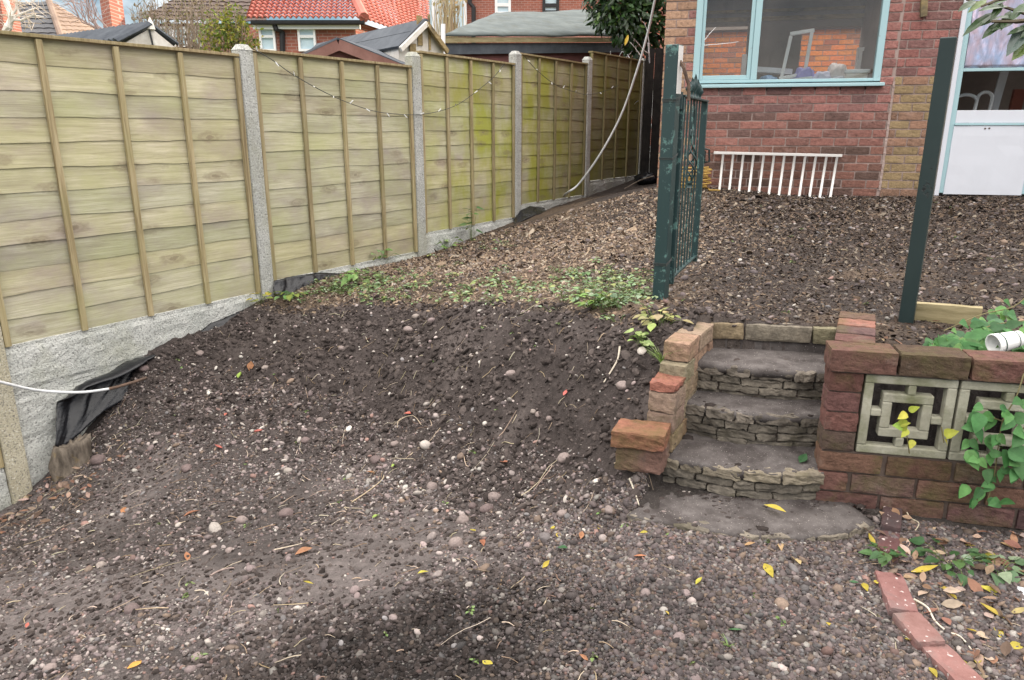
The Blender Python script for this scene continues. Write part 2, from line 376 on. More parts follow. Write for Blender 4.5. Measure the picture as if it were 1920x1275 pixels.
M['rust'] = mottle('rusty_metal', (0.16, 0.10, 0.07), (0.07, 0.05, 0.04), 20, 0.8, 0.4, 80)
M['stepstone'] = mottle('step_stone', (0.10, 0.088, 0.075), (0.27, 0.24, 0.20), 22, 0.9, 0.9, 60, attr=True, bd=0.012, c3=(0.095, 0.085, 0.058), s3=7, p3=(0.55, 0.7))
M['slab'] = mottle('step_slab', (0.062, 0.053, 0.050), (0.135, 0.12, 0.115), 14, 0.92, 0.8, 90, attr=True, dots=(170, 0.66, (0.28, 0.25, 0.23)), c3=(0.045, 0.037, 0.035), s3=7, p3=(0.48, 0.66))
M['oldwood'] = mottle('old_timber', (0.20, 0.14, 0.06), (0.38, 0.29, 0.15), 10, 0.9, 0.5, 70, stretch=(1, 1, 4), c3=(0.10, 0.085, 0.06), s3=4)
M['newwood'] = mottle('pale_timber', (0.20, 0.165, 0.085), (0.36, 0.30, 0.175), 6, 0.85, 0.4, 60, stretch=(1, 1, 8))
M['stone'] = stone_mat('pebble_stone'); M['chip'] = stone_mat('bark_chip', 0.95, 0.1, 60, 0.3); M['clod'] = stone_mat('soil_clod', 0.98, 0.08, 90, 0.8)
M['leaf'] = leaf_mat('leaf'); M['gloss_leaf'] = leaf_mat('glossy_leaf', 0.2, 0.3, 0.5); M['dryleaf'] = leaf_mat('dry_leaf', 0.2, 0.8, 0.15)
M['twig'] = stone_mat('twig_bark', 0.9, 0.15, 80, 0.3)
M['kerb'] = mottle('edging_brick', (0.16, 0.080, 0.070), (0.24, 0.135, 0.122), 14, 0.85, 0.4, 80, attr=True, dots=(60, 0.66, (0.45, 0.38, 0.36)), c3=(0.17, 0.12, 0.11), s3=8)
M['glass'] = glass_mat('window_glass'); M['dark'] = mottle('dark_interior', (0.19, 0.155, 0.13), (0.26, 0.22, 0.19), 3, 0.9, 0.1, 30)
M['cable'] = mottle('grey_white_cable', (0.55, 0.56, 0.56), (0.68, 0.69, 0.70), 20, 0.5, 0.1, 60)
M['wire'] = mottle('green_wire', (0.03, 0.035, 0.035), (0.06, 0.065, 0.06), 30, 0.5, 0.0)
M['plastic'] = mottle('white_plastic', (0.74, 0.74, 0.72), (0.82, 0.82, 0.80), 12, 0.35, 0.05, 40, attr=True)
M['yellow'] = mottle('yellow_hose', (0.30, 0.18, 0.045), (0.40, 0.26, 0.07), 20, 0.45, 0.1, 60)
# ------------------------------------------------------------------ terrain
CPX = [(0,1275,1.88),(960,1275,1.57),(500,1275,1.70),(500,1100,2.25),(0,1100,2.60),(250,1000,3.02),(960,1100,2.06),(500,960,3.06),
 (800,960,2.80),(1050,960,2.5),(1200,950,2.38),(1200,1060,2.05),(700,850,3.6),(400,850,3.85),(200,800,4.35),(150,850,4.2),(55,905,4.15),
 (290,660,4.75),(380,620,5.08),(480,575,5.45),(400,720,4.5),(550,680,4.5),(550,600,5.2),(700,565,5.0),(700,640,4.5),(700,740,4.0),
 (900,580,4.15),(900,680,3.65),(900,790,3.3),(900,880,3.05),(1050,580,3.65),(1050,680,3.25),(1050,780,3.0),(1050,870,2.8),
 (1180,610,3.1),(1180,700,2.83),(1170,770,2.72),(1140,860,2.6),(1240,562,3.55),(1400,580,3.3),(1450,612,2.98),(1640,560,3.5),(1850,560,3.4),
 (1400,450,5.2),(1700,450,5.0),(1400,400,6.3),(1800,400,6.0),(1500,366,7.43),(1231,352,7.75),(1850,368,7.06),(785,480,7.2),(968,414,8.67),
 (1100,369,10.11),(1192,334,11.58),(900,500,6.0),(700,520,5.85),(1050,470,5.7),(1150,420,6.8),(1050,540,4.3)]
pts = [tuple(at(a, b, Y=c)) for a, b, c in CPX] + [(3,12,-.6),(8,8,-.6),(8,3,-.7),(2,20,-.9),(-6,12,-1.4),(-8,5,-2.2),(-4,1,-1.9),(0,-3,-1.3),
 (2.2,2.9,-.75),(1.5,2.75,-.79),(1.2,2.8,-.79),(4.5,2.2,-.75),(-9,-4,-1.9),(9,-4,-1.2)]
PT = np.array(pts)
def _phi(r2): return 0.5 * r2 * np.log(r2 + 1e-9)
d2 = ((PT[:, None, :2] - PT[None, :, :2]) ** 2).sum(-1); n = len(PT)
A = np.zeros((n + 3, n + 3)); A[:n, :n] = _phi(d2) + np.eye(n) * 0.004; A[:n, n] = 1; A[:n, n + 1:] = PT[:, :2]; A[n:, :n] = A[:n, n:].T
WT = np.linalg.solve(A, np.concatenate([PT[:, 2], np.zeros(3)]))
def tps(x, y):
    r = WT[n] + WT[n + 1] * x + WT[n + 2] * y
    for i in range(n): r = r + WT[i] * _phi((x - PT[i, 0]) ** 2 + (y - PT[i, 1]) ** 2)
    return r
def lowz(x, y): return -1.30 + 0.07 * (np.minimum(y, 2.7) - 2.4) - 0.02 * (x - 0.9)
# wall line (front face of the block wall) and the stair pocket
WP = Vector((1.10, 2.41, 0)); WD = HW; WM = HM
WPOLY = [(0.62, 2.60), (0.80, 3.06), (1.37, 2.96), (1.22, 2.62), (1.14, 2.53), (4.2, 1.83), (9, .7), (9, -6), (.25, -6), (.25, 2.2)]
def inpoly(x, y, P):
    r = np.zeros(np.shape(x), bool)
    for i in range(len(P)):
        (x1, y1), (x2, y2) = P[i], P[i - 1]
        c = ((y1 > y) != (y2 > y)) & (x < (x2 - x1) * (y - y1) / (y2 - y1 + 1e-12) + x1); r ^= c
    return r
def sstep(a, b, v):
    t = np.clip((v - a) / (b - a), 0, 1); return t * t * (3 - 2 * t)
CRX = [-2.2, -1.95, -.966, -.188, .247, .511, .82, 1.27, 1.32, 4, 9]; CRY = [5.6, 5.45, 5.0, 4.2, 3.68, 3.12, 3.05, 2.97, 2.62, 1.98, .8]
def crest(x, y): return y - np.interp(x, CRX, CRY) + 0.10 * perlin(x * 2.2, y * 2.2, 31)
def seg(a, b, s): return list(np.arange(a, b, s))
xs = np.array([-400, -120, -50, -25, -14] + seg(-10, -3.5, .25) + seg(-3.5, 2.7, .0125) + seg(2.7, 5, .06) + seg(5, 12, .5) + [14, 25, 60, 150, 400])
ys = np.array([-60, -20, -8, -4, -1.5] + seg(-.5, 1.2, .15) + seg(1.2, 4.8, .0125) + seg(4.8, 8, .028) + seg(8, 13, .08) + seg(13, 20, 1.0) + [24, 40, 80, 160, 400])
GX, GY = np.meshgrid(xs, ys)
cx_, cy_ = np.clip(GX, -9, 9), np.clip(GY, -4, 18)
base = np.clip(tps(cx_, cy_), -2.5, -.5)
# low ground just inside the fence and behind it
pock = inpoly(GX, GY, WPOLY)
pw = np.where(GY < 2.45, sstep(.25, .60, GX), 1.0) * pock
base = base * (1 - pw) + lowz(GX, GY) * pw
cd = crest(GX, GY); terr = sstep(-.05, .08, cd) * (1 - pock)
bank = sstep(-1.75, -.75, cd + .35 * perlin(GX * 1.7, GY * 1.7, 77)) * (1 - sstep(-.1, .05, cd)) * (1 - pock) * (GX < .75)
near = (GX > -4) & (GX < 5) & (GY < 13) & (GY > .5)
rough = np.where(near, 0.004 * fbm(GX * 24, GY * 24, 3, 5) + 0.012 * fbm(GX * 4, GY * 4, 3, 9), 0)
cl = fbm(GX * 9, GY * 9, 4, 15, .6); rough = rough + np.where(near, bank * (0.040 * np.abs(cl) + 0.018 * cl - .012 + .012 * np.abs(fbm(GX * 22, GY * 22, 3, 25))), 0)
rut = fbm(GX * 1.3 + 5, GY * 1.3, 2, 44); rough = rough + np.where(near & ~pock, .02 * rut * (1 - terr), 0)
HZ = base + rough
def G(x, y):
    x = np.asarray(x, float); y = np.asarray(y, float)
    i = np.clip(np.searchsorted(xs, x) - 1, 0, len(xs) - 2); j = np.clip(np.searchsorted(ys, y) - 1, 0, len(ys) - 2)
    u = (x - xs[i]) / (xs[i + 1] - xs[i]); v = (y - ys[j]) / (ys[j + 1] - ys[j])
    return HZ[j, i] * (1 - u) * (1 - v) + HZ[j, i + 1] * u * (1 - v) + HZ[j + 1, i] * (1 - u) * v + HZ[j + 1, i + 1] * u * v
def g3(x, y, dz=0.0): return Vector((x, y, float(G(x, y)) + dz))
def gpix(px, py, lo=1.2, hi=14.0):                            # where the ground lies under a sight line
    r = ray(px, py); Y = np.linspace(lo, hi, 2500); k = Y / r.y
    dz = r.z * k - G(r.x * k, Y); ix = np.nonzero(dz < 0)[0]
    i = ix[0] if len(ix) else len(Y) - 1
    return Vector((r.x * k[i], Y[i], float(G(r.x * k[i], Y[i]))))
def lerp3(a, b, t): return a * (1 - t[..., None]) + b * t[..., None]
lowc = lerp3(np.array([.066, .056, .053]), np.array([.130, .111, .106]), sstep(-.15, .4, fbm(GX * 1.1, GY * 1.1, 4, 61)))
# soil kinds: compacted grey soil below, moist dark earth on the cut bank, brown leaf mould above, dark grit by the steps
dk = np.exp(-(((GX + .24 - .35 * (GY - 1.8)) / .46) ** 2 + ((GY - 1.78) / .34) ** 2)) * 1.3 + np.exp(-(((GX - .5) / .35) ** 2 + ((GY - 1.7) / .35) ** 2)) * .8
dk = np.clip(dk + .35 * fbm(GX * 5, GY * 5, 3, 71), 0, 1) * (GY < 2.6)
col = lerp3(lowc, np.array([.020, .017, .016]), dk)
col = lerp3(col, np.array([.034, .029, .026]), pw * .85)
bk = lerp3(np.array([.052, .042, .039]), np.array([.098, .081, .075]), sstep(.0, .5, fbm(GX * 2, GY * 2, 4, 81)))
col = lerp3(col, bk, np.clip(bank * 1.1, 0, 1))
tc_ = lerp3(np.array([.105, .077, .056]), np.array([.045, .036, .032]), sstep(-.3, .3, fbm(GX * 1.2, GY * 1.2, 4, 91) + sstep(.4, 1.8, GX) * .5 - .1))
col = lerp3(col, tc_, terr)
col = lerp3(col, np.array([.10, .11, .05]), ((GX < FS * GY - FC - .1) | (GY > 14)).astype(float))
nx, ny = len(xs), len(ys)
V = np.stack([GX, GY, HZ], -1).reshape(-1, 3); idx = np.arange(nx * ny).reshape(ny, nx)
F = np.stack([idx[:-1, :-1], idx[:-1, 1:], idx[1:, 1:], idx[1:, :-1]], -1).reshape(-1, 4)
def soil():
    t = NT('garden_soil'); p = t.pos(); n1 = t.noise(p, 30, 8, 0.75); n2 = t.noise(p, 190, 4, 0.7)
    c = t.mix(1.0, t.attr(), t.ramp(n1, [(0.3, 0.55), (0.5, 1.0), (0.72, 1.5)]), 'MULTIPLY')
    c = t.mix(t.ramp(n2, [(0.60, 0.0), (0.68, 0.8)]), c, (0.20, 0.175, 0.165))
    c = t.mix(t.ramp(n2, [(0.30, 0.6), (0.40, 0.0)]), c, (0.018, 0.015, 0.014))
    t.bump(t.math('ADD', n1, t.math('MULTIPLY', n2, 0.5)), 0.9, 0.012); return t.fin(c, 0.95, 0.15)
M['soil'] = soil()
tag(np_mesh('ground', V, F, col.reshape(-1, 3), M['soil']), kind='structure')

# ------------------------------------------------------------------ the fence: posts, panels, gravel boards
PY = [2.54, 4.03, 5.64, 7.21, 8.67, 10.11, 11.58]
PB = [(-1.9, -.2), (-1.2, .52), (-1.135, .567), (-.97, .706), (-.834, .826), (-.66, .985)]     # bottom, top of each panel
PTOP = [-.1, .60, .60, .70, .85, .92, 1.03, 1.13]
PLAB = ['tan lichened concrete fence post at the far left edge with a cable in front',
 'speckled grey concrete fence post on the right of the largest panel',
 'grey concrete fence post by the green weeds, second one behind the mound', 'slim grey concrete fence post with pointed top beside the far black plastic sheet',
 'pale concrete fence post where the white washing line crosses the fence', 'shaded concrete fence post at the mouth of the alley beside the brick house', 'last dark fence post deep in the alley']
for i in range(1, 7):
    Y = PY[i]; zb = float(G(FS * Y - FC + .1, Y)) - .25
    if i == 1: zb = -2.4
    b = MB(); c = fpt(Y); hw, ho = .058, .052
    zt = PTOP[i]
    b.rbox(c - FD * hw - FN * ho + Vector((0, 0, zb)), FD * 2 * hw, FN * 2 * ho, Vector((0, 0, zt - .05 - zb)), 5, .003, 12, .08)
    T = c + Vector((0, 0, zt - .05)); q = [T - FD * hw - FN * ho, T + FD * hw - FN * ho, T + FD * hw + FN * ho, T - FD * hw + FN * ho]
    q2 = [T + (v - T) * .55 + Vector((0, 0, .04)) for v in q]
    b.add(q + q2, [(0, 1, 5, 4), (1, 2, 6, 5), (2, 3, 7, 6), (3, 0, 4, 7), (4, 5, 6, 7)])
    root = thing('fence_post', c + Vector((0, 0, zb)), PLAB[i - 1], 'fence post', 'concrete posts of the garden fence')
    b.build('post', M['oldpost'] if i == 1 else M['post'], root, bevel=.004, fixn=True)
PANL = ['end of a brown fence panel at the far left edge below the tan post', 'largest weathered wooden fence panel, nearest on the left, with knots down its boards',
 'weathered wooden fence panel with a hanging string of lights, second from the left', 'fence panel with a bright yellow green algae patch near its right end',
 'olive green algae covered fence panel with the white line passing its corner', 'dark olive fence panel just before the alley, mostly in shade', 'dark fence panel inside the alley']
def panel(i):
    y0, y1 = PY[i], PY[i + 1]; a = fpt(y0) + FD * .062; L = (fpt(y1) - FD * .062 - a).length; zb, zt = PB[i]
    root = thing('fence_section', a + FD * L / 2 + Vector((0, 0, zb)), PANL[i], 'fence panel', 'waney lap panels of the garden fence')
    nb = 12; h = (zt - .02 - zb) / nb; m = MB(); r = random.Random(50 + i); NS = 46
    for k in range(nb):
        z0 = zb + k * h; ph = r.uniform(0, 50); tone = r.uniform(.86, 1.12); warm = r.uniform(-.03, .03); rows = []
        for j in range(4):
            row = []
            for s in range(NS + 1):
                x = L * s / NS; wv = .013 * mnoise.noise(Vector((x * 2.2 + ph, k * 3.1, i))) + .004 * mnoise.noise(Vector((x * 9 + ph, 1, k)))
                z = z0 + (wv if k else max(wv, 0) * .5) if j == 0 else z0 + (h + .018) * j / 3
                if k == nb - 1: z = min(z, zt - .012)
                bow = .004 * mnoise.noise(Vector((x * 1.3, ph, 4)))
                row.append(a + FD * x + FN * (.010 - .0065 * j / 3 + bow + .003 * r.random() * 0) + Vector((0, 0, z)))
            rows.append(row)
        m.sheet(rows, .0045, (tone + warm, tone, tone - warm))
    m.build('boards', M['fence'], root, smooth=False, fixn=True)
    for k in range(5):
        x = .018 + (L - .036) * k / 4; bm = MB(); tn = r.uniform(.85, 1.12); le = r.uniform(-.006, .006)
        p = a + FD * (x - .018) + FN * .017 + Vector((0, 0, zb - .004))
        bm.rbox(p, FD * .036, FN * .022, Vector((0, 0, zt - .022 - zb)) + FD * le, 3, .002, 9, .1, (tn, tn, tn), seed=k + i * 7)
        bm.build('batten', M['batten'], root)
    cp = MB(); cp.rbox(a - FN * .022 + Vector((0, 0, zt - .018)), FD * L, FN * .066, Vector((0, 0, .02)), 4, .002, 5, .1, (.95, .92, .92)); cp.build('capping', M['batten'], root)
for i in range(0, 6): panel(i)
GBL = ['pale concrete gravel board at the foot of the far left panel', 'topmost of three stacked concrete gravel boards under the largest panel', 'middle one of three stacked concrete gravel boards under the largest panel',
 'lowest of three stacked concrete gravel boards behind the black plastic sheet', 'concrete gravel board half hidden by black plastic and weeds under the second panel', 'concrete gravel board under the algae patched panel',
 'concrete gravel board under the olive panel beside the curled black sheet', 'concrete gravel board at the mouth of the alley', 'gravel board inside the dark alley']
gb = [(0, 0)] + [(1, 0), (1, 1), (1, 2)] + [(k, 0) for k in (2, 3, 4, 5)]
for k, (i, lv) in enumerate(gb):
    a = fpt(PY[i]) + FD * .062; L = (fpt(PY[i + 1]) - FD * .062 - a).length; zt = PB[i][0] - .003 - .302 * lv; H = .30
    m = MB(); T, Fq = cube_tpl(0); rows = []
    for j in range(13):
        z = zt - H + H * j / 12; bul = .007 if .12 < j / 12 < .88 else 0.0; row = []
        for s in range(61):
            x = L * s / 60; row.append(a + FD * x + FN * (bul + .005 * mnoise.noise(Vector((x * 14, z * 22, i + lv))) + .003 * mnoise.noise(Vector((x * 40, z * 40, lv)))) + Vector((0, 0, z)))
        rows.append(row)
    m.sheet(rows, .042)
    tag(m.build('gravel_board', M['board'], None, fixn=True), GBL[k], 'gravel board', 'concrete gravel boards under the fence')
# ------------------------------------------------------------------ steps
SD = Vector((.4775, .8786, 0)); SN = Vector((-.8786, .4775, 0)); L0 = Vector((.600, 2.56, 0))
RD = Vector((.19, .40, 0)).normalized()
UP = Vector((0, 0, 1))
def rt(p, z): return Vector((p.x, p.y, z))
steps = thing('stone_steps', Vector((1.0, 2.6, -1.32)), 'short flight of curved worn stone steps between two low brick walls', 'steps')
TREADS = [(-1.297, [(1176,966),(1230,979),(1283,989),(1385,1004),(1450,1008),(1507,1009),(1588,998),(1640,984)], .06),
          (-1.186, [(1243,860),(1283,866),(1321,874),(1385,885),(1445,891),(1500,892),(1545,890)], .105),
          (-1.046, [(1272,756),(1320,765),(1366,774),(1430,781),(1500,784),(1556,784)], .145),
          (-.915, [(1302,682),(1360,688),(1422,696),(1490,700),(1566,702)], .135)]
rs = random.Random(3)
for k, (z, px, hgt) in enumerate(TREADS):
    fr = [at(a, b, z=z) for a, b in px]
    # resample the nosing
    P = []; tot = 0
    for i in range(len(fr) - 1):
        m = max(2, int((fr[i + 1] - fr[i]).length / .02))
        P += [fr[i].lerp(fr[i + 1], j / m) for j in range(m)]
    P.append(fr[-1]); n = len(P); mb = MB(); rows = []; back = .40 if k else .34
    for j in range(16):
        t = j / 15; row = []
        for i, p in enumerate(P):
            f = i / (n - 1); d = (SD * (1 - f) + RD * f) if k else (Vector((.75, .66, 0)) * (1 - f) + Vector((-.25, .97, 0)) * f)
            q = p + d * back * t
            row.append(rt(q, z + .006 * mnoise.noise(q * 9) + .004 * mnoise.noise(q * 30) + .003 * mnoise.noise(q * 75) - .012 * (1 - t) ** 8 - (0 if k else .012 * t)))
        rows.append(row)
    mb.sheet(rows, .03)
    tr = mb.build('tread', M['slab'], steps, smooth=True, fixn=True)
    ms = MB(); ct = [.042, .036, .034, .03] if k else [.035]
    zz = z + .006
    tone = [(1.0, .97, .92), (1.15, 1.1, .98), (.85, .82, .8), (.85, .82, .8)][k]
    cum = [0]
    for i in range(n - 1): cum.append(cum[-1] + (P[i + 1] - P[i]).length)
    def along(s):
        s = max(0, min(cum[-1], s))
        for i in range(n - 1):
            if cum[i + 1] >= s: return P[i].lerp(P[i + 1], (s - cum[i]) / max(1e-6, cum[i + 1] - cum[i]))
        return P[-1]
    c = 0
    while zz > z - hgt - .01 and c < len(ct):
        h = ct[c]; s = -rs.uniform(0, .06)
        while s < cum[-1]:
            l = rs.uniform(.07, .19) if k else rs.uniform(.12, .22); a, b2 = along(s + .003), along(s + l - .003)
            if (b2 - a).length > .03:
                d = (b2 - a); nrm = Vector((d.y, -d.x, 0)).normalized(); pr = rs.uniform(-.004, .008) - .006 * c + (.004 if c == 0 else 0)
                g = rs.uniform(.7, 1.2); g2 = tone if c == 0 else (.85, .83, .8); hh = h - .001 - rs.uniform(0, .004)
                ms.rbox(rt(a, zz - h + rs.uniform(-.002, .003)) - nrm * (.06 - pr), d, nrm * .06, UP * hh, 6, .0072, 38, .16, (g * g2[0], g * g2[1], g * g2[2]), seed=c * 3 + s)
            s += l
        zz -= h; c += 1
    ms.build('riser_stone', M['stepstone'], tr, smooth=False)
    mo = MB(); rows = []
    for z2 in (z - .012, z - hgt - .06):
        rows.append([rt(p + (SD * .5 + RD * .5) * .040, z2) for p in P])
    mo.sheet(rows, .02); mo.build('mortar_bed', M['gmortar'], tr, fixn=True)
# top edge: three weathered edging blocks over a recessed concrete face
ea, eb = at(1333, 605, z=-.79), at(1574, 617, z=-.79); ed = eb - ea
mb = MB(); ins = Vector((-ed.y, ed.x, 0)).normalized()
for f0, f1, tone in ((.0, .275, (1.15, 1.0, .75)), (.28, .805, (.95, .92, .85)), (.81, 1.0, (1.05, 1.05, .8))):
    m = MB(); m.rbox(ea + ed * f0 + UP * -.07, ed * (f1 - f0 - .006), ins * .06, UP * .07, 5, .004, 20, .12, tone, seed=f0 * 9)
    m.build('edging_block', M['stepstone'], steps)
mb.obox(ea + ins * .018 + UP * -.20, ed, ins * .04, UP * .128); mb.build('top_riser', M['slab'], steps)

# ------------------------------------------------------------------ brick walls beside the steps
def gcol(r, kind):
    if kind == 'beige': c = (r.uniform(.25, .32), r.uniform(.185, .225), r.uniform(.13, .16))
    elif kind == 'red': c = (r.uniform(.24, .28), r.uniform(.095, .11), r.uniform(.07, .085))
    elif kind == 'pale': c = (r.uniform(.36, .46), r.uniform(.30, .36), r.uniform(.20, .26))
    else:
        c = (r.uniform(.115, .16), r.uniform(.068, .085), r.uniform(.057, .070))
        if r.random() < .3: c = tuple(x * .75 for x in c)
    return c
r = random.Random(11)
lw = thing('brick_wall', L0 + UP * -1.25, 'narrow buff brick wall stepping down along the left side of the stone steps', 'brick wall')
b = MB()
for zt, h, s0, s1 in ((-.79, .074, .17, .56), (-.868, .072, .125, .56), (-.942, .076, .0, .56), (-1.022, .076, .0, .56), (-1.102, .072, .0, .56), (-1.178, .09, .0, .5)):
    s = s0; j = 0
    while s < s1 - .02:
        l = (.215 if (j or int(zt * 1000) % 2) else .16) + r.uniform(-.01, .01); l = min(l, s1 - s)
        dx = r.uniform(-.004, .004)
        b.rbox(L0 + SD * s + SN * dx + UP * (zt - h), SD * (l - .006), SN * .102, UP * h, 6, .003, 50, .05, gcol(r, 'beige'), seed=zt * 7 + s); s += l; j += 1
b.build('brickwork', M['sbrick'], lw)
b = MB(); b.obox(L0 + SD * .012 + SN * .008 + UP * -1.25, SD * .545, SN * .085, UP * .30); b.obox(L0 + SD * .18 + SN * .008 + UP * -.949, SD * .375, SN * .085, UP * .15); b.build('mortar', M['gmortar'], lw)
b = MB(); b.rbox(L0 + SD * .0 - SN * .002 + UP * -.938, SD * .12, SN * .104, UP * .032 + SD * .01, 5, .009, 30, .12, gcol(r, 'red'))
tag(b.build('broken_brick', M['sbrick'], None), 'flat broken red brick lying on the stepped end of the buff stair wall', 'brick')
fl, frr, br = at(1146, 808, z=-1.05), at(1246, 819, z=-1.05), at(1262, 799, z=-1.05)
b = MB(); b.rbox(fl + UP * -.062, frr - fl, br - frr + Vector((.0, .03, 0)), UP * .062, 8, .004, 45, .05, gcol(r, 'red'))
tag(b.build('loose_brick', M['sbrick'], None), 'red brick lying on top at the foot of the left stair wall', 'brick')
fl2 = fl + Vector((.02, .012, 0)); b = MB(); b.rbox(fl2 + UP * -.16, (frr - fl) * .9, br - frr + Vector((.0, .02, 0)), UP * .094, 7, .006, 40, .08, (.17, .10, .08))
tag(b.build('footing_brick', M['sbrick'], None), 'mortar smeared brick bedded in soil underneath the red brick left of the steps', 'brick')

gw = thing('screen_wall', WP + WD * .8 + UP * -1.36, 'low dark red brick wall with pierced concrete screen blocks, to the right of the steps', 'garden wall')
b = MB(); m = MB()
def gbrick(u, z, l, h, d0=0.0, th=.102, kind='dark', n=4):
    b.rbox(WP + WD * u + WM * d0 + UP * z, WD * l, WM * th, UP * h, 6, .0024, 55, .04, gcol(r, kind), seed=u * 5 + z * 3)
for k in range(4): gbrick(.0 + r.uniform(-.003, .003), -.868 - .0735 * k, .108, .068)                # jamb of header bricks
for c in range(5):
    z = -1.168 - .0765 * c; u = 0.0 if c % 2 == 0 else -.107; j = 0
    while u < 2.3:
        l = .214; u0 = max(u, 0.0); l2 = u + l - u0
        if l2 > .02: gbrick(u0 + r.uniform(-.002, .002), z, l2 - .009, .0685, kind='pale' if (c >= 3 and u > .28) or (c == 2 and u > .9) else 'dark')
        u += l + .004
b.build('brickwork', M['gbrick'], gw)
cb = []
u = -.008
for k in range(10):
    b = MB(); b.rbox(WP + WD * u - WM * .012 + UP * -.795, WD * .211, WM * .125, UP * (.075 + r.uniform(-.002, .003)), 7, .0028, 55, .05, gcol(r, 'dark'), seed=k)
    b.build('coping_brick', M['gbrick'], gw); u += .219
m.obox(WP + WD * .006 + WM * .012 + UP * -1.56, WD * 2.3, WM * .08, UP * .467); m.obox(WP + WD * .004 + WM * .008 + UP * -1.091, WD * .1, WM * .086, UP * .292)
m.obox(WP + WD * .004 + WM * .0 + UP * -.800, WD * 2.3, WM * .095, UP * .007); m.build('mortar', M['gmortar'], gw)
def screen(u0):
    s = .288; z0 = -1.0905; b = MB(); dpt = .042
    def bx(x0, x1, y0, y1, d0=0.0, dd=dpt): b.obox(WP + WD * (u0 + x0 * s) + WM * (.004 + d0) + UP * (z0 + y0 * s), WD * (x1 - x0) * s, WM * dd, UP * (y1 - y0) * s)
    e = .105
    bx(0, 1, 0, e); bx(0, 1, 1 - e, 1); bx(0, e, e, 1 - e); bx(1 - e, 1, e, 1 - e)
    a0, a1, i0, i1 = .225, .775, .335, .665
    bx(a0, a1, a0, i0, .004); bx(a0, a1, i1, a1, .004); bx(a0, i0, i0, i1, .004); bx(i1, a1, i0, i1, .004)
    bx(.48, .57, a1, 1 - e, .002); bx(.43, .52, e, a0, .002); bx(e, a0, .48, .57, .002); bx(a1, 1 - e, .43, .52, .002)
    return b.build('screen_block', M['screen'], gw, bevel=.004, fixn=True)
for k in range(7): screen(.114 + .2965 * k)
# right-hand side wall of the steps
sw = thing('stair_side_wall', WP + UP * -1.3, 'dark red brick side wall on the right of the stone steps with bricks on edge on top', 'brick wall')
b = MB(); RN = Vector((RD.y, -RD.x, 0))
for c in range(8):
    z = -.868 - .0765 * c; s = .105 + (.0 if c % 2 else -.09)
    while s < .6:
        s0 = max(s, .105); l = min(.21, .6 - s0, s + .21 - s0)
        if l > .03: b.rbox(WP + RD * s0 + UP * z, RD * (l - .007), RN * .10, UP * .0685, 3, .0035, 25, .09, gcol(r, 'dark'), seed=c + s)
        s += .217
b.build('brickwork', M['gbrick'], sw)
s = .118
for k in range(4):
    b = MB(); b.rbox(WP + RD * s - RN * .004 + UP * (-.793 + .002 * k), RD * .108, RN * .132, UP * .078, 6, .0028, 50, .05, gcol(r, 'dark') if k != 2 else (.27, .13, .10), seed=k * 3)
    b.build('brick_on_edge', M['gbrick'], sw); s += .115
b = MB(); b.obox(WP + RD * .12 + RN * .008 + UP * -1.35, RD * .46, RN * .082, UP * .556); b.build('mortar', M['gmortar'], sw)

# ------------------------------------------------------------------ edging bricks on the lower ground
kp = [((1668, 937), (1663, 985)), ((1662, 990), (1656, 1040)), ((1655, 1070), (1685, 1141)), ((1688, 1146), (1738, 1203)), ((1741, 1208), (1822, 1290)), ((1826, 1294), (1900, 1378))]
KL = ['dark sooty edging brick set on the ground against the screen wall', 'dark mossy edging brick half buried in dead leaves, second from the screen wall', 'pink edging brick with scuffed white specks where the row bends', 'pink edging brick with small holes between two others in the bent row',
 'pink edging brick at the bottom edge near the right corner', 'last pink edging brick below the bottom right corner']
for k, (p, q) in enumerate(kp):
    zg = min(float(G(*at(*p, z=-1.32).xy)), float(G(*at(*q, z=-1.33).xy))) + (.026 if k < 2 else .036)
    a, c = at(*p, z=zg), at(*q, z=zg); d = c - a; s = Vector((-d.y, d.x, 0)).normalized()
    if s.x < 0: s = -s
    wd = .062 if k < 2 else .078
    tn = [(.34, .38, .42), (.5, .42, .46), (1.0, .92, .95), (1, 1, 1), (1.05, .98, .98), (1, 1, 1)][k]
    b = MB(); b.rbox(a - s * wd * .3 + UP * -.075, d * 1.0, s * wd, UP * .075, 7, .003, 45, .07, tn, seed=k)
    tag(b.build('edging_brick', M['kerb'], None), KL[k], 'edging brick', 'row of edging bricks')

# ------------------------------------------------------------------ gate and its posts
GD = Vector((.545, .838, 0)).normalized(); GN = Vector((GD.y, -GD.x, 0))
pl = at(1238, 560, Y=3.55); pr = at(1697, 615, Y=2.99)
def sq_post(name, p, zb, zt, wd, mat, lab, lean=(0, 0)):
    root = thing(name, rt(p, zb), lab, 'gate post')
    b = MB(); ax = Vector((lean[0], lean[1], zt - zb))
    b.obox(rt(p, zb) - GD * wd / 2 - GN * wd / 2, GD * wd, GN * wd, ax); b.build('post', mat, root, bevel=.004)
    return root
zl = pl.z - .12
gp = sq_post('gate_post', pl, zl, .37, .062, M['green'], 'peeling dark green steel post that the open gate hangs from')
b = MB(); T = rt(pl, .0)
b.rbox(T + GN * .0315 - GD * .029 + UP * .16, GD * .056, GN * .0012, UP * .205, 3, .0005, 30, .0); b.build('bare_paint_patch', M['whitemetal'], gp)
for z, n in ((.135, 3), (-.12, 2), (-.62, 3)):
    b = MB()
    for k in range(n):
        e = .0325 + .001 * k; zz = z + k * .006
        c4 = [T + GD * e * sx + GN * e * sy + UP * (zz + .01 * sx) for sx, sy in ((-1, -1), (1, -1), (1, 1), (-1, 1), (-1, -1))]
        b.tube(c4, .0016, 5)
    b.build('wire_tie', M['wire'], gp)
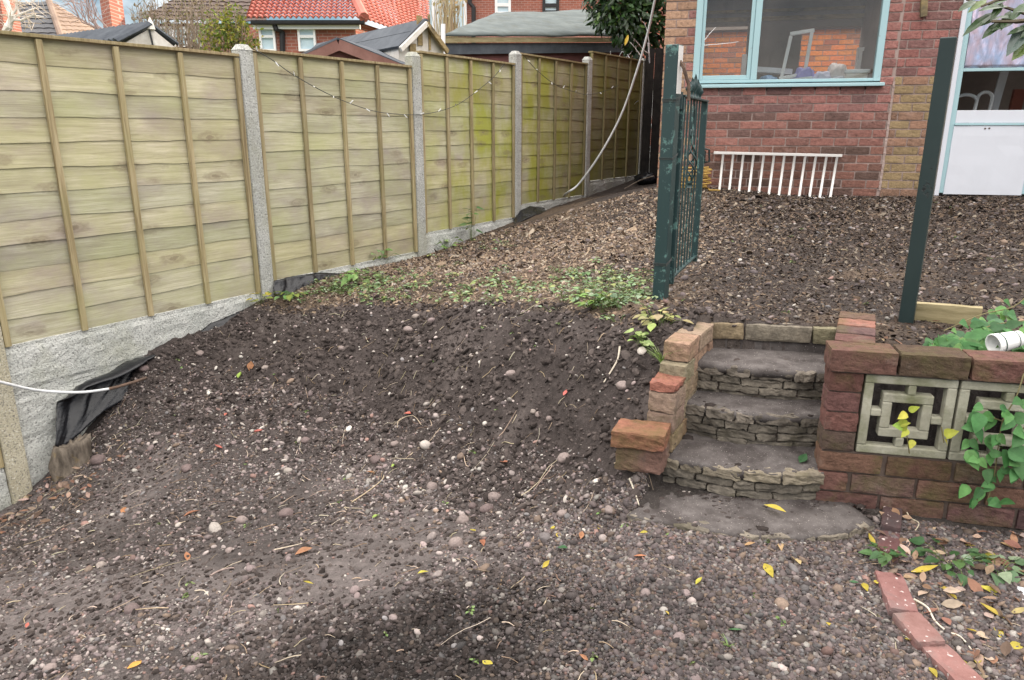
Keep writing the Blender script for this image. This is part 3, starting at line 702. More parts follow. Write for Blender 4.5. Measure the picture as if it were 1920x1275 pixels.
b = MB(); b.tube([T + GN * .03 + UP * .30, T + GN * .05 + UP * .27, T + GN * .07 + GD * .02 + UP * .20, T + GN * .075 + GD * .02 + UP * .13], .008, 6); b.build('hook', M['rust'], gp)
zr = pr.z - .12
rp = sq_post('gate_post', pr, zr, .337, .056, M['greenpost'], 'bare dark green steel post standing alone right of the steps')
b = MB(); T = rt(pr, 0)
for zc, a0, hh in ((.035, -.012, .03), (.245, .008, .014), (-.30, .012, .02), (-.52, -.014, .016)):
    b = MB(); c0_ = T - GN * .0282 + GD * a0 + UP * zc; P = [c0_ + GD * .011 * math.cos(a_) * (1 + .5 * math.sin(3 * a_ + zc * 9)) + UP * hh * .5 * math.sin(a_) for a_ in np.linspace(0, 6.283, 9)[:-1]]
    b.prism(P, GN * -.0012); b.build('bare_chip', M['newwood'], rp, fixn=True)
g0 = rt(pl, 0) + Vector((.052, .04, 0)); gd = Vector((.36, .86, 0)).normalized(); gn = Vector((gd.y, -gd.x, 0)); GLn = .74; gb_, gt_ = -.735, .15
gate = thing('garden_gate', rt(g0, gb_), 'open green wrought iron gate with spear tips swung back from its post', 'gate')
for s in (0.0, GLn - .03):
    b = MB(); b.obox(g0 + gd * s - gn * .015 + UP * gb_, gd * .03, gn * .03, UP * (gt_ - gb_)); b.build('stile', M['green'], gate, bevel=.002)
b = MB(); b.obox(g0 + gd * .0 - gn * .019 + UP * gt_, gd * GLn, gn * .038, UP * .009); b.build('rail', M['green'], gate, bevel=.0015)
b = MB(); b.obox(g0 + gd * .03 - gn * .016 + UP * (gb_ + .03), gd * (GLn - .06), gn * .032, UP * .009); b.build('rail', M['green'], gate, bevel=.0015)
bars = [.03 + (GLn - .06) * k / 8 for k in range(1, 8)]
for k, s in enumerate(bars):
    b = MB()
    if k == 3: b.bar(g0 + gd * s + UP * (gb_ + .04), g0 + gd * s + UP * -.28, .0085, .0085)
    else: b.bar(g0 + gd * s + UP * (gb_ + .04), g0 + gd * s + UP * gt_, .0085, .0085)
    b.build('bar', M['green'], gate)
b = MB(); s = bars[3]
for ph in (0, math.pi / 2, math.pi, 1.5 * math.pi):
    P = []
    for j in range(25):
        t = j / 24; a = ph + t * 5.5; rr = .004 + .028 * math.sin(math.pi * t) ** .8
        P.append(g0 + gd * (s + rr * math.cos(a)) + gn * rr * math.sin(a) + UP * (-.27 + .20 * t))
    b.tube(P, .0045, 6)
for sg in (-1, 1):                                               # S-scrolls above the basket twist
    P = [g0 + gd * (s + sg * (.012 + .03 * abs(math.sin(t * 3.4)) * (1 - .3 * t))) + UP * (-.07 + .22 * t) for t in np.linspace(0, 1, 22)]
    b.tube(P, .005, 6)
    P = [g0 + gd * (s + sg * (.03 + .022 * math.cos(a) * (1 - a / 9))) + UP * (-.02 + .03 * math.sin(a) * (1 - a / 9)) for a in np.linspace(0, 6.5, 24)]
    b.tube(P, .0045, 6)
b.tube([g0 + gd * s + UP * -.29, g0 + gd * s + UP * -.265], .016, 8); b.tube([g0 + gd * s + UP * -.07, g0 + gd * s + UP * gt_], .005, 6)
b.build('scrollwork', M['green'], gate, smooth=True)
for k, s in enumerate(bars[1:6]):
    b = MB(); h = .072 + .042 * (1 - abs(k - 2) / 2.0)
    P = [g0 + gd * s + UP * (gt_ + .009 + h * t) for t in (0, .25, .45, .7, 1)]
    b.tube(P, [.007, .007, .019, .013, .001], 8); b.build('spear_tip', M['green'], gate, smooth=True)
for z in (gt_ - .02, gb_ + .045):
    b = MB(); q = g0 + gd * .0 + UP * z
    b.tube([q - gn * .0 - gd * .012 + UP * -.035, q - gd * .012 + UP * .04], .011, 10); b.bar(q - gd * .012, rt(pl, z) + GD * .03, .02, .012); b.build('hinge', M['green'], gate, smooth=False)
b = MB(); q = g0 + gd * (GLn + .012) + UP * -.14
b.obox(q - gn * .012 + UP * -.04, gd * .012, gn * .03, UP * .07)
b.tube([q + gn * .01 + gd * .01 + UP * .04, q + gn * .035 + gd * .01 + UP * .035, q + gn * .04 + gd * .01 + UP * -.03, q + gn * .012 + gd * .01 + UP * -.035], .006, 8); b.build('latch', M['greenpost'], gate)
# timber edging board behind the right post, and the paper cup
a = at(1712, 612, Y=3.02); c = at(1835, 622, Y=2.9); d = c - a
b = MB(); b.rbox(Vector((a.x, a.y, -.80)), d, Vector((-d.y, d.x, 0)).normalized() * .045, UP * .10, 5, .003, 8, .06)
tag(b.build('timber_board', M['newwood'], None), 'short pale timber board on edge between the lone green post and the ivy', 'board')
cup = thing('paper_cup', at(1885, 645, Y=2.42), 'white paper cup with a green stripe lying on its side on the right wall', 'cup')
q = at(1862, 646, Y=2.47); ax = Vector((.85, .12, .16)).normalized(); sx = ax.cross(UP).normalized(); sy = sx.cross(ax)
b = MB(); n = 24; V = []; prof = [(0, .034), (0, .037), (.004, .038), (.008, .0365), (.10, .028), (.10, .024), (.012, .0335)]; Fc = []
cols = []
for i, (x, rr) in enumerate(prof):
    for k in range(n):
        an = 2 * math.pi * k / n; V.append(q + ax * x + sx * rr * math.cos(an) + sy * rr * math.sin(an)); cols.append((1, 1, 1) if i else (.96, .96, .95))
for i in range(len(prof) - 1):
    for k in range(n): Fc.append((i * n + k, i * n + (k + 1) % n, (i + 1) * n + (k + 1) % n, (i + 1) * n + k))
Fc.append(tuple(range(5 * n, 6 * n))); b.add(V, Fc, cols); b.build('cup_body', M['plastic'], cup, smooth=False, fixn=True)
b = MB()
for x, rr, wd in ((.022, .0356, .004), (.078, .0306, .003)):
    V = []; Fc = []
    for j in (0, 1):
        for k in range(n):
            an = 2 * math.pi * k / n; V.append(q + ax * (x + j * wd) + (sx * math.cos(an) + sy * math.sin(an)) * (rr + .0012))
    Fc = [(k, (k + 1) % n, n + (k + 1) % n, n + k) for k in range(n)]; b.add(V, Fc, (.05, .10, .08))
b.build('stripe', M['plastic'], cup, fixn=True)
# ------------------------------------------------------------------ the house
hr = random.Random(21)
house = thing('brick_house', HP(1.5, 0, -.75), 'red brick house with aqua framed window and white door behind the terrace', 'house')
def lay(mb, o, U, I, u0, u1, z0, z1, holes, colf, lap=0.0, pitch=.0790, bl=.2225, n=3, dep=.09):
    k = 0; z = z0
    while z < z1:
        h = pitch - .0105; u = u0 - (bl / 2 if k % 2 else 0) + (lap - bl if lap else 0)
        while u < u1:
            segs = [(max(u, u0), min(u + bl - .0105, u1))]
            for (a, b2, c, d) in holes:
                if z + h > c and z < d:
                    ns = []
                    for s0, s1 in segs:
                        if s1 <= a or s0 >= b2: ns.append((s0, s1))
                        else:
                            if s0 < a: ns.append((s0, a))
                            if s1 > b2: ns.append((b2, s1))
                    segs = ns
            for s0, s1 in segs:
                if s1 - s0 > .02:
                    j = hr.uniform(-.0025, .0025)
                    mb.rbox(o + U * s0 + I * j + UP * z, U * (s1 - s0), I * dep, UP * h, n, 0.002, 45, .05, colf((s0 + s1) / 2, z), seed=k)
            u += bl
        z += pitch; k += 1
def hcol(u, z):
    q = hr.random()
    if u < .22 and z > -5:
        c = (.40, .25, .17) if q < .5 else ((.30, .155, .11) if q < .85 else (.22, .12, .10))
        if z < .6: c = tuple(a * f for a, f in zip(c, (.95, 1.0, .95)))
    elif u > 2.13:
        if z < .42: c = (.30, .215, .12) if q < .6 else ((.25, .15, .105) if q < .8 else (.33, .19, .13))
        else: c = (.31, .135, .118) if q < .75 else (.22, .115, .105)
    else:
        c = (.275, .130, .107) if q < .5 else ((.21, .108, .09) if q < .82 else (.15, .09, .078))
        if z > .15: c = (c[0] * 1.1 + .03, c[1] * 1.08 + .015, c[2] * 1.08 + .02)
        if z < -.2: c = (c[0] * .86, c[1] * .9, c[2] * .85)
    f = hr.uniform(.86, 1.14); return (c[0] * f, c[1] * f, c[2] * f)
WU0, WU1, WZ0, WZ1 = .290, 2.005, .445, 1.62; DU0, DU1, DZ1 = 2.612, 3.46, 1.46
holes = [(WU0, WU1, .402, WZ1), (DU0, DU1, -.9, DZ1)]
b = MB(); lay(b, HA, HW, HM, 0, 2.12, -.853, 1.95, holes, hcol); lay(b, HA, HW, HM, 2.135, 6.2, -.853, 1.95, holes, hcol, lap=.07)
b.build('front_brickwork', M['brick'], house)
b = MB(); lay(b, HA + HM * .10, HM, HW, 0, 5.1, -.80, 1.95, [], lambda u, z: hcol(1.0, z), n=0, dep=.09); b.build('side_brickwork', M['brick'], house)
m = MB(); t0, tk = .0085, .075
for (a, c, z0, z1) in ((.006, WU0, -.9, 2.0), (WU0, WU1, -.9, .372), (WU0, WU1, WZ1, 2.0), (WU1, DU0, -.9, 2.0), (DU0, DU1, DZ1, 2.0), (DU1, 6.2, -.9, 2.0)):
    m.obox(HP(a, t0, z0), HW * (c - a), HM * tk, UP * (z1 - z0))
m.build('front_mortar', M['mortar'], house)
m = MB(); m.obox(HA + HM * .09 + HW * .0085 + UP * -.9, HM * 5.15, HW * .075, UP * 2.9); m.build('side_mortar', M['mortar'], house)
m = MB()
for k in range(22):
    z = -.56 + k * .0451; m.rbox(HP(2.117 + .0, -.004, z), HW * .022, HM * .012, UP * .05, 2, .004, 30, .1, (1.1, .95, 1.0), seed=k)
m.build('smeared_joint', M['mortar'], house)
# inside: floor, ceiling, back wall with openings to a small yard; roof
m = MB()
m.obox(HP(.12, .1, -.62), HW * 6, HM * 3.0, UP * .06); m.build('floor', M['dark'], house)
m = MB(); m.obox(HP(-.06, -.12, 2.0), HW * 6.3, HM * .42, UP * .16); m.obox(HP(-.06, 1.45, 2.0), HW * 6.3, HM * 1.83, UP * .16); m.obox(HP(-.06, .302, 2.0), HW * .3, HM * 1.146, UP * .16); m.obox(HP(2.3, .302, 2.0), HW * 3.94, HM * 1.146, UP * .16); m.build('roof', M['dark'], house)  # gap left in the roof, an added opening that brightens the window ledge
D3 = 3.0
uA0, _ = hu(1300, 100, D3); uA1, _ = hu(1399, 100, D3); uB0, _ = hu(1500, 100, D3); uB1, _ = hu(1612, 100, D3); _, zO = hu(1450, 46, D3); _, zO2 = hu(1560, 50, D3)
m = MB(); uL = max(.12, uA0 - .5); uz = [(uA1, uB0), (uB1, 6.2)]
for a, c in uz: m.obox(HP(a, D3, -.6), HW * (c - a), HM * .1, UP * 2.6)
m.obox(HP(uL, D3, zO), HW * (uA1 - uL), HM * .1, UP * (2.0 - zO)); m.obox(HP(uB0, D3, zO2), HW * (uB1 - uB0), HM * .1, UP * (2.0 - zO2))
m.obox(HP(2.36, .12, -.6), HW * .08, HM * 2.86, UP * 2.6)
m.build('inner_wall', M['dark'], house)
m = MB()
for k, (z, hh) in enumerate(((zO + .045, .05), (zO + .15, .035))): m.obox(HP(uL, D3 - .05, z), HW * 4.2, HM * .049, UP * hh)
m.build('ceiling_beam', M['oldwood'], house)
OB = MB(); oc = lambda u, z: tuple(c * hr.uniform(.88, 1.12) for c in ((.68, .22, .065) if hr.random() < .8 else (.40, .15, .08)))
yard = thing('brick_annexe', HP(3, 5.6, -.75), 'orange brick building seen through the aqua window', 'house')
uy, _ = hu(1246, 100, 5.4); uy += .25
lay(OB, HP(uy, 5.4, 0), HW, HM, 0, 5.6, -.75, 1.5, [], oc, n=0); OB.build('brickwork', M['brick'], yard)
m = MB(); m.obox(HP(uy, 5.41, -.9), HW * 7, HM * 2.2, UP * 2.45); m.build('wall', M['mortar'], yard)
m = MB(); m.obox(HP(uy, 5.3, 1.552), HW * 7.1, HM * 2.4, UP * .12); m.build('roof', M['dark'], yard)
uy2, _ = hu(1246, 100, 9.0); uy2 += 1.5
tall = thing('unseen_sun_block', HP(uy2 + 6, 12, -.9), 'unseen tall block added behind the brick house to keep sun off the garden', 'house')  # out of sight, added so the low sun does not reach the garden
m = MB(); m.obox(HP(uy2, 9.0, -.9), HW * 15, HM * 6, UP * 7.2); m.build('wall', M['mortar'], tall)
m = MB(); m.prism([HP(uy2 - .2, 8.7, 6.302), HP(uy2 - .2, 12, 8.8), HP(uy2 - .2, 15.3, 6.302)], HW * 15.4); m.build('roof', M['dark'], tall)
# window: outer frame, casement, sill, glass
win = thing('window', HP(1.15, 0, .37), 'x', 'x'); 
for k_ in ('label', 'category'): del win[k_]
win.parent = house; win.location = HP(1.15, 0, .37) - Vector(house.location)
def hb(mb, u0, u1, z0, z1, d0, d1, col=(1, 1, 1)): mb.obox(HP(u0, d0, z0), HW * (u1 - u0), HM * (d1 - d0), UP * (z1 - z0), col)
m = MB()
hb(m, WU0, .352, WZ0, WZ1, -.004, .07); hb(m, 1.945, WU1, WZ0, WZ1, -.004, .07); hb(m, .352, 1.945, WZ0, WZ0 + .028, -.004, .07); hb(m, .352, 1.945, WZ1 - .05, WZ1, -.004, .07)
hb(m, .838, .896, WZ0 + .028, WZ1 - .05, -.002, .07); m.build('frame', M['aqua'], win, bevel=.004)
m = MB(); hb(m, .3535, .385, WZ0 + .03, WZ1 - .052, .012, .05); hb(m, .80, .8365, WZ0 + .03, WZ1 - .052, .012, .05); hb(m, .385, .80, WZ0 + .03, WZ0 + .072, .012, .05); hb(m, .385, .80, WZ1 - .09, WZ1 - .052, .012, .05)
m.build('casement', M['aqua'], win, bevel=.004)
m = MB(); m.add([HP(WU0 - .02, -.052, .400), HP(WU1 + .035, -.052, .400), HP(WU1 + .035, -.052, .428), HP(WU0 - .02, -.052, .428), HP(WU0 - .02, .09, .400), HP(WU1 + .035, .09, .400), HP(WU1 + .035, .09, .4445), HP(WU0 - .02, .09, .4445)],
      [(0, 1, 2, 3), (5, 4, 7, 6), (4, 0, 3, 7), (1, 5, 6, 2), (3, 2, 6, 7), (4, 5, 1, 0)]); m.build('sill', M['aqua'], win, bevel=.004)
m = MB(); hb(m, .383, .802, WZ0 + .07, WZ1 - .08, .028, .032); m.build('pane', M['glass'], win)
m = MB(); hb(m, .894, 1.947, WZ0 + .026, WZ1 - .048, .028, .032); m.build('pane', M['glass'], win)
m = MB(); hb(m, .30, 2.0, .39, .43, .10, .45); m.build('inner_sill', M['plastic'], house)
# things lying inside the window
def blob(name, u, d, z, r_, sc, col, lab, cat, mat=None, seed=1, amp=.3, sharp=6):
    V, F = ico(4); m = MB(); Vs = []
    for v in V:
        p = Vector(v); k = 1 + amp * mnoise.noise(p * 1.6 + Vector((seed, 0, 0))) + amp * .5 * abs(mnoise.noise(p * sharp * .7 + Vector((0, seed, 0))))
        p = Vector((p.x * sc[0], p.y * sc[1], max(p.z, -.75) * sc[2])) * r_ * k; Vs.append(HP(u, d, z) + HW * p.x + HM * p.y + UP * p.z)
    m.add(Vs, [tuple(f) for f in F], col); return tag(m.build(name, mat or M['plastic'], None, smooth=True), lab, cat)
zi = .43
blob('plastic_bag', 1.36, .26, zi + .07, .10, (1.0, .9, 1.0), (.42, .40, .85), 'violet blue plastic bag on the inner window ledge beside the tilted white frame', 'bag', seed=2)
blob('plastic_bag', 1.53, .22, zi + .055, .085, (1.1, .8, .8), (.80, .80, 1.0), 'crumpled white carrier bag between the violet bag and the white box inside the window', 'bag', seed=5)
blob('plastic_bag', 1.66, .26, zi + .09, .11, (.9, .9, 1.0), (.95, .84, .80), 'pinkish tied bag beside the white box inside the aqua window', 'bag', seed=9)
blob('plastic_bag', 1.66, .17, zi + .035, .06, (1.3, .8, .7), (.92, .90, .98), 'small pale knotted bag on the inner ledge in front of the pinkish bag', 'bag', seed=12)
blob('cloth_bundle', 1.03, .34, zi + .05, .075, (1.2, .8, .7), (.25, .42, .68), 'blue bundle on the ledge at the left of the wide window pane', 'bundle', seed=15)
bx = thing('storage_box', HP(1.83, .26, zi), 'white plastic storage box with a lid inside the window at the right', 'box')
m = MB(); hb(m, 1.73, 1.93, zi, zi + .10, .18, .38, (.95, .86, .78)); m.build('box_body', M['plastic'], bx, bevel=.006)
m = MB(); hb(m, 1.715, 1.945, zi + .101, zi + .135, .165, .395); m.build('lid', M['plastic'], bx, bevel=.006)
m = MB(); m.obox(HP(.90, .35, zi + .14), HW * .36 + UP * -.03, HM * .15, UP * .05, (.80, .80, .84)); tag(m.build('white_board', M['plastic'], None), 'white board lying across things behind the blue bundle inside the window', 'board')
m = MB(); m.bar(HP(.93, .13, zi + .012), HP(1.42, .13, zi + .065), .022, .02); tag(m.build('white_batten', M['plastic'], None), 'long white batten propped along the inner ledge under the tilted frame', 'batten')
lf = thing('loose_casement', HP(1.27, .3, zi), 'loose white window frame leaning upright inside the wide window pane', 'window frame')
def fr4(P, wd, th, root, nm='frame'):                            # rectangle of four bars with corners P (bl, br, tr, tl)
    m = MB(); cc = sum(P, Vector()) / 4; nn = (P[1] - P[0]).cross(P[3] - P[0]).normalized()
    for i in range(4):
        a, b_ = P[i], P[(i + 1) % 4]; d = (b_ - a).normalized(); inn = nn.cross(d)
        if inn.dot(cc - a) < 0: inn = -inn
        q0 = a + d * (0 if i % 2 == 0 else wd); ln = (b_ - a).length - (0 if i % 2 == 0 else 2 * wd)
        m.obox(q0, d * ln, inn * wd, nn * th)
    return m.build(nm, M['plastic'], root, bevel=.003, fixn=True)
fr4([HP(1.13, .24, zi + .045), HP(1.375, .24, zi + .085), HP(1.415, .30, zi + .52), HP(1.195, .30, zi + .49)], .032, .03, lf)
for nm, px0, px1, lab in (('inner_frame', 1392, 1401, 'white upright window frame edge deep inside the left pane'), ('inner_frame', 1607, 1617, 'white window frame standing inside the right end of the wide pane')):
    u0, _ = hu(px0, 100, 2.7); u1, _ = hu(px1, 100, 2.7); m = MB(); hb(m, u0, u1, -.56, .95 if px0 < 1500 else 1.0, 2.7, 2.76)
    if px0 > 1500: hb(m, u1, u1 + .30, .955, 1.0, 2.7, 2.76)
    tag(m.build(nm, M['plastic'], None, bevel=.003), lab, 'window frame')
# door
door = thing('door', HP(3.0, 0, -.6), 'x', 'x')
for k_ in ('label', 'category'): del door[k_]
door.parent = house; door.location = HP(3.0, 0, -.6) - Vector(house.location)
m = MB(); hb(m, DU0, 2.652, -.60, DZ1, -.012, .08); hb(m, 3.44, DU1, -.60, DZ1, -.012, .08); hb(m, 2.652, 3.44, 1.42, DZ1, -.012, .08); m.build('door_frame', M['white'], door, bevel=.004)
m = MB(); hb(m, 2.653, 2.70, -.575, 1.415, .006, .06); hb(m, 3.345, 3.438, -.575, 1.415, .006, .06); hb(m, 2.70, 3.345, .518, .545, .008, .05); m.build('stile', M['aqua'], door, bevel=.003)
m = MB(); hb(m, 2.70, 3.345, .066, .178, .004, .05); m.build('mid_rail', M['white'], door, bevel=.003)
m = MB(); hb(m, 2.695, 3.35, .044, .064, -.012, .05); m.build('weather_strip', M['aqua'], door, bevel=.003)
m = MB(); m.rbox(HP(2.693, -.004, -.585), HW * .66, HM * .04, UP * .627, 6, .0025, 7, .02); m.build('bottom_panel', M['white'], door)
m = MB(); hb(m, 2.70, 3.345, .547, 1.415, .03, .034); m.build('pane', M['glass'], door)
for u, z in ((2.99, .018), (2.955, .016)):
    m = MB(); m.tube([HP(u, -.008, z), HP(u, -.003, z)], .008, 10); m.build('screw_hole', M['rust'], door)
t = NT('silver_foil'); t.bump(t.noise(t.pos((9, 9, 2.2)), 1.0, 3, 0.45, .8), 0.7, 0.05)
cf = t.ramp(t.noise(t.pos((4, 4, 2)), 2.0, 3), [(.35, (.36, .44, .62)), (.65, (.56, .43, .50))]); t.fin(cf, .32, .5, .55); M['foil'] = t.m
rows = []
for j in range(28):
    row = []
    for i in range(44):
        u = 2.703 + .50 * i / 43 + (.012 * j / 27 if i == 43 else 0); z = .548 + .80 * j / 27
        d = .014 + .012 * mnoise.noise(Vector((u * 16, z * 2.2, 1))) + .007 * mnoise.noise(Vector((u * 30 + z * 9, z * 7, 3)))
        row.append(HP(u, d, z))
    rows.append(row)
m = MB(); m.sheet(rows, .0015); tag(m.build('foil_sheet', M['foil'], None, smooth=True, fixn=True), 'crinkled silver foil sheet covering the upper glass of the white door', 'foil sheet')
# stored frames behind the door opening
for k, (u0, u1, z0, z1, dd, lab) in enumerate(((2.78, 2.98, -.1, .335, .5, 'white arched frame leaning just inside the open half of the door, left one'), (3.0, 3.13, -.1, .36, .55, 'white arched frame leaning inside the door beside the tall plank'))):
    rt_ = thing('stored_frame', HP((u0 + u1) / 2, dd, -.56), lab, 'frame'); P = []
    for j in range(15):
        t_ = j / 14; P.append(HP(u0 + (u1 - u0) * (.5 - .5 * math.cos(math.pi * t_)) + .03, dd, z1 - .06 + .06 * math.sin(math.pi * t_)))
    P = [HP(u0 - .06, dd, -.56)] + P + [HP(u1 - .02, dd, -.56)]; m = MB(); m.tube(P, .017, 8); m.build('hoop', M['plastic'], rt_, smooth=True)
m = MB(); m.obox(HP(3.10, .62, -.56), HW * .075 , HM * .03, UP * 1.15 + HW * .12, (.75, .75, .78)); tag(m.build('plank', M['plastic'], None), 'tall pale grey plank with a hole standing inside the doorway', 'plank')
m = MB(); m.obox(HP(3.34, .7, -.56), HW * .10, HM * .05, UP * .95 + HW * .06, (.35, .12, .09)); tag(m.build('plank', M['plastic'], None), 'dark red board standing inside the doorway at the right', 'plank')
m = MB(); m.rbox(HP(2.268, -.04, .985), HW * .055 + UP * .01, HM * .04, UP * .30 + HW * -.03, 3, .003, 20, .08); tag(m.build('wooden_block', M['oldwood'], None), 'weathered grey wooden batten end fixed high on the brick pier', 'batten')
# white railing leaning on the wall
rl = thing('white_railing', HP(1.15, -.1, -.63), 'white painted metal railing leaning against the house wall under the window', 'railing')
tl, tr_ = HP(.545, -.035, -.215), HP(1.745, -.035, -.235); bl_, br_ = HP(.60, -.16, -.615), HP(1.70, -.16, -.64)
m = MB(); m.bar(tl, tr_, .03, .026); m.build('top_rail', M['whitemetal'], rl, bevel=.003)
m = MB(); m.bar(bl_, br_, .03, .024); m.build('bottom_rail', M['whitemetal'], rl, bevel=.003)
for k in range(12):
    f = (k + .95) / 12.4; m = MB(); f2 = .018 + k / 11 * .945
    m.tube([bl_.lerp(br_, f2) + UP * .01, tl.lerp(tr_, f) - UP * .01], .0125, 10); m.build('bar', M['whitemetal'], rl, smooth=True)
# yellow hose coil by the wall
hz = float(G(*HP(.36, -.2, 0).xy)); P = []
for j in range(260):
    a = j / 260 * 2 * math.pi * 7; rr = .165 + .018 * math.sin(j * .7 / 6) + .012 * mnoise.noise(Vector((j * .05, 0, 0)))
    P.append(HP(.35 + rr * math.cos(a), -.20 + rr * math.sin(a) * .8, hz + .015 + .215 * j / 260 + .012 * mnoise.noise(Vector((j * .04, 3, 0)))))
P = [HP(.62, -.30, hz + .01), HP(.52, -.33, hz + .012)] + P
m = MB(); m.tube(P, .0085, 7); tag(m.build('hose_coil', M['yellow'], None, smooth=True), 'coil of yellow hose on the ground behind the gate by the house corner', 'hose')
# ------------------------------------------------------------------ beyond the fence: sheds, houses, shrubs
M['felt'] = mottle('roof_felt', (0.055, 0.062, 0.075), (0.095, 0.105, 0.12), 5, 0.95, 0.4, 60)
M['oldfelt'] = mottle('aged_roof_felt', (0.085, 0.10, 0.10), (0.145, 0.165, 0.16), 3, 0.9, 0.5, 30, stretch=(1, 1, 5), c3=(0.10, 0.11, 0.10), s3=5)
M['shedred'] = mottle('dark_red_boards', (0.085, 0.035, 0.033), (0.14, 0.055, 0.05), 5, 0.85, 0.3, 40, stretch=(1, 1, 5))
M['shedbrown'] = mottle('red_brown_boards', (0.16, 0.075, 0.06), (0.25, 0.13, 0.11), 5, 0.8, 0.3, 40)
M['tilered'] = mottle('red_roof_tile', (0.34, 0.090, 0.068), (0.44, 0.15, 0.11), 1.5, 0.75, 0.2, 30)
M['tilegrey'] = mottle('dark_roof_tile', (0.06, 0.06, 0.065), (0.10, 0.10, 0.105), 1.5, 0.8, 0.2, 30)
M['tilebrown'] = mottle('brown_roof_tile', (0.15, 0.105, 0.08), (0.24, 0.17, 0.13), 1.5, 0.85, 0.2, 30)
M['whitewood'] = mottle('white_weathered_boards', (0.55, 0.50, 0.44), (0.78, 0.75, 0.70), 8, 0.8, 0.3, 40)
M['winblue'] = mottle('curtained_glass', (0.42, 0.55, 0.62), (0.55, 0.66, 0.70), 3, 0.15, 0.0, spec=0.6)
M['whiteframe'] = mottle('white_upvc', (0.78, 0.78, 0.78), (0.84, 0.84, 0.84), 6, 0.4, 0.0)
M['blackpipe'] = mottle('black_pipe', (0.02, 0.02, 0.022), (0.03, 0.03, 0.032), 9, 0.5, 0.0)
def bgbrick(name, c1, c2, mort, rot):
    t = NT(name); v = t.pos((1, 1, 1), rot); x, y, z = t.sep(v); cb = t.n('ShaderNodeCombineXYZ'); t.l(x, cb.inputs[0]); t.l(z, cb.inputs[1])
    bt = t.n('ShaderNodeTexBrick'); bt.inputs['Color1'].default_value = (*c1, 1); bt.inputs['Color2'].default_value = (*c2, 1); bt.inputs['Mortar'].default_value = (*mort, 1)
    bt.inputs['Scale'].default_value = 1; bt.inputs['Brick Width'].default_value = .235; bt.inputs['Row Height'].default_value = .08; bt.inputs['Mortar Size'].default_value = .008
    bt.inputs['Bias'].default_value = -.1; t.l(cb.outputs[0], bt.inputs['Vector']); col = t.mix(t.ramp(t.noise(v, 1.4, 5), [(.35, 0.0), (.7, .35)]), bt.outputs['Color'], (.16, .07, .055))
    return t.fin(col, .9, .2)
M['bgbrick'] = bgbrick('far_red_brick', (.38, .13, .09), (.27, .10, .075), (.42, .30, .26), .05)
M['bgdark'] = bgbrick('far_dark_brick', (.17, .075, .06), (.12, .06, .05), (.2, .15, .13), .05)
def tiled(mb, e0, e1, r1, r0, rows, cols, roll, thick=.03, lift=.035):
    """stepped courses of rolled tiles between eave e0-e1 and ridge r0-r1"""
    nn = (e1 - e0).cross(r0 - e0).normalized()
    if nn.z < 0: nn = -nn
    for k in range(rows):
        f0, f1 = k / rows, min(1.0, (k + 1.12) / rows); G4 = []
        for f, up in ((f0, lift), (f1, 0.0)):
            a, b_ = e0.lerp(r0, f), e1.lerp(r1, f); w_ = max(.2, (b_ - a).length / max(.01, (e1 - e0).length)); row = []
            n_ = max(4, int(cols * 4)); 
            for i in range(n_ + 1):
                row.append(a.lerp(b_, i / n_) + nn * (up + roll * abs(math.sin(math.pi * cols * w_ * i / n_))))
            G4.append(row)
        mb.sheet(G4, thick)
# far left grey roofed house with its lit brown side
h1 = thing('far_house', at(95, 90, Y=27), 'far house at top left with dark grey hipped roof and brown tiled side', 'house')
E1, E2, E3 = at(-70, 72, Y=26), at(116, 74, Y=26), at(214, 74, Y=32); R1, R2 = at(26, 7, Y=29), at(92, 4, Y=29)
m = MB(); tiled(m, E1, E2, R2, R1, 8, 10, .02); m.build('roof', M['tilegrey'], h1)
m = MB(); tiled(m, E2, E3, R2 + Vector((.05, 0, 0)), R2, 9, 9, .03); m.build('hip_roof', M['tilebrown'], h1)
m = MB(); m.tube([E2 + UP * .06, R2 + UP * .06], .11, 8); m.build('hip_tiles', M['tilebrown'], h1)
m = MB(); q = [E1, E2, E3, E1 + (E3 - E2)]; m.prism([Vector((p.x, p.y, E2.z - .05)) * 1.0 for p in q], UP * -4); m.build('wall', M['bgdark'], h1, fixn=True)
m = MB(); m.obox(at(-60, 30, Y=24) + UP * -5, Vector((1.05, 0, 0)), Vector((.0, .8, 0)), UP * 6.4)
tag(m.build('far_wall', M['bgbrick'], None), 'sliver of red brick wall at the top left edge behind the pale branches', 'wall')
# chimney
c0 = at(212, 58, Y=19); ca = (at(195, 58, Y=19.5) - c0); ca.z = 0; cb_ = (at(237, 58, Y=19.8) - c0); cb_.z = 0
ch = thing('chimney', c0 + UP * -4, 'tall brick chimney rising behind the fence, dark on its left and sunlit right', 'chimney')
m = MB(); m.obox(c0 + UP * -4, ca, cb_, UP * 6.5); m.build('stack', M['bgbrick'], ch)
m = MB(); m.obox(c0 + UP * 2.501 - ca * .08 - cb_ * .08, ca * 1.16, cb_ * 1.16, UP * .25); m.build('cap', M['bgbrick'], ch)
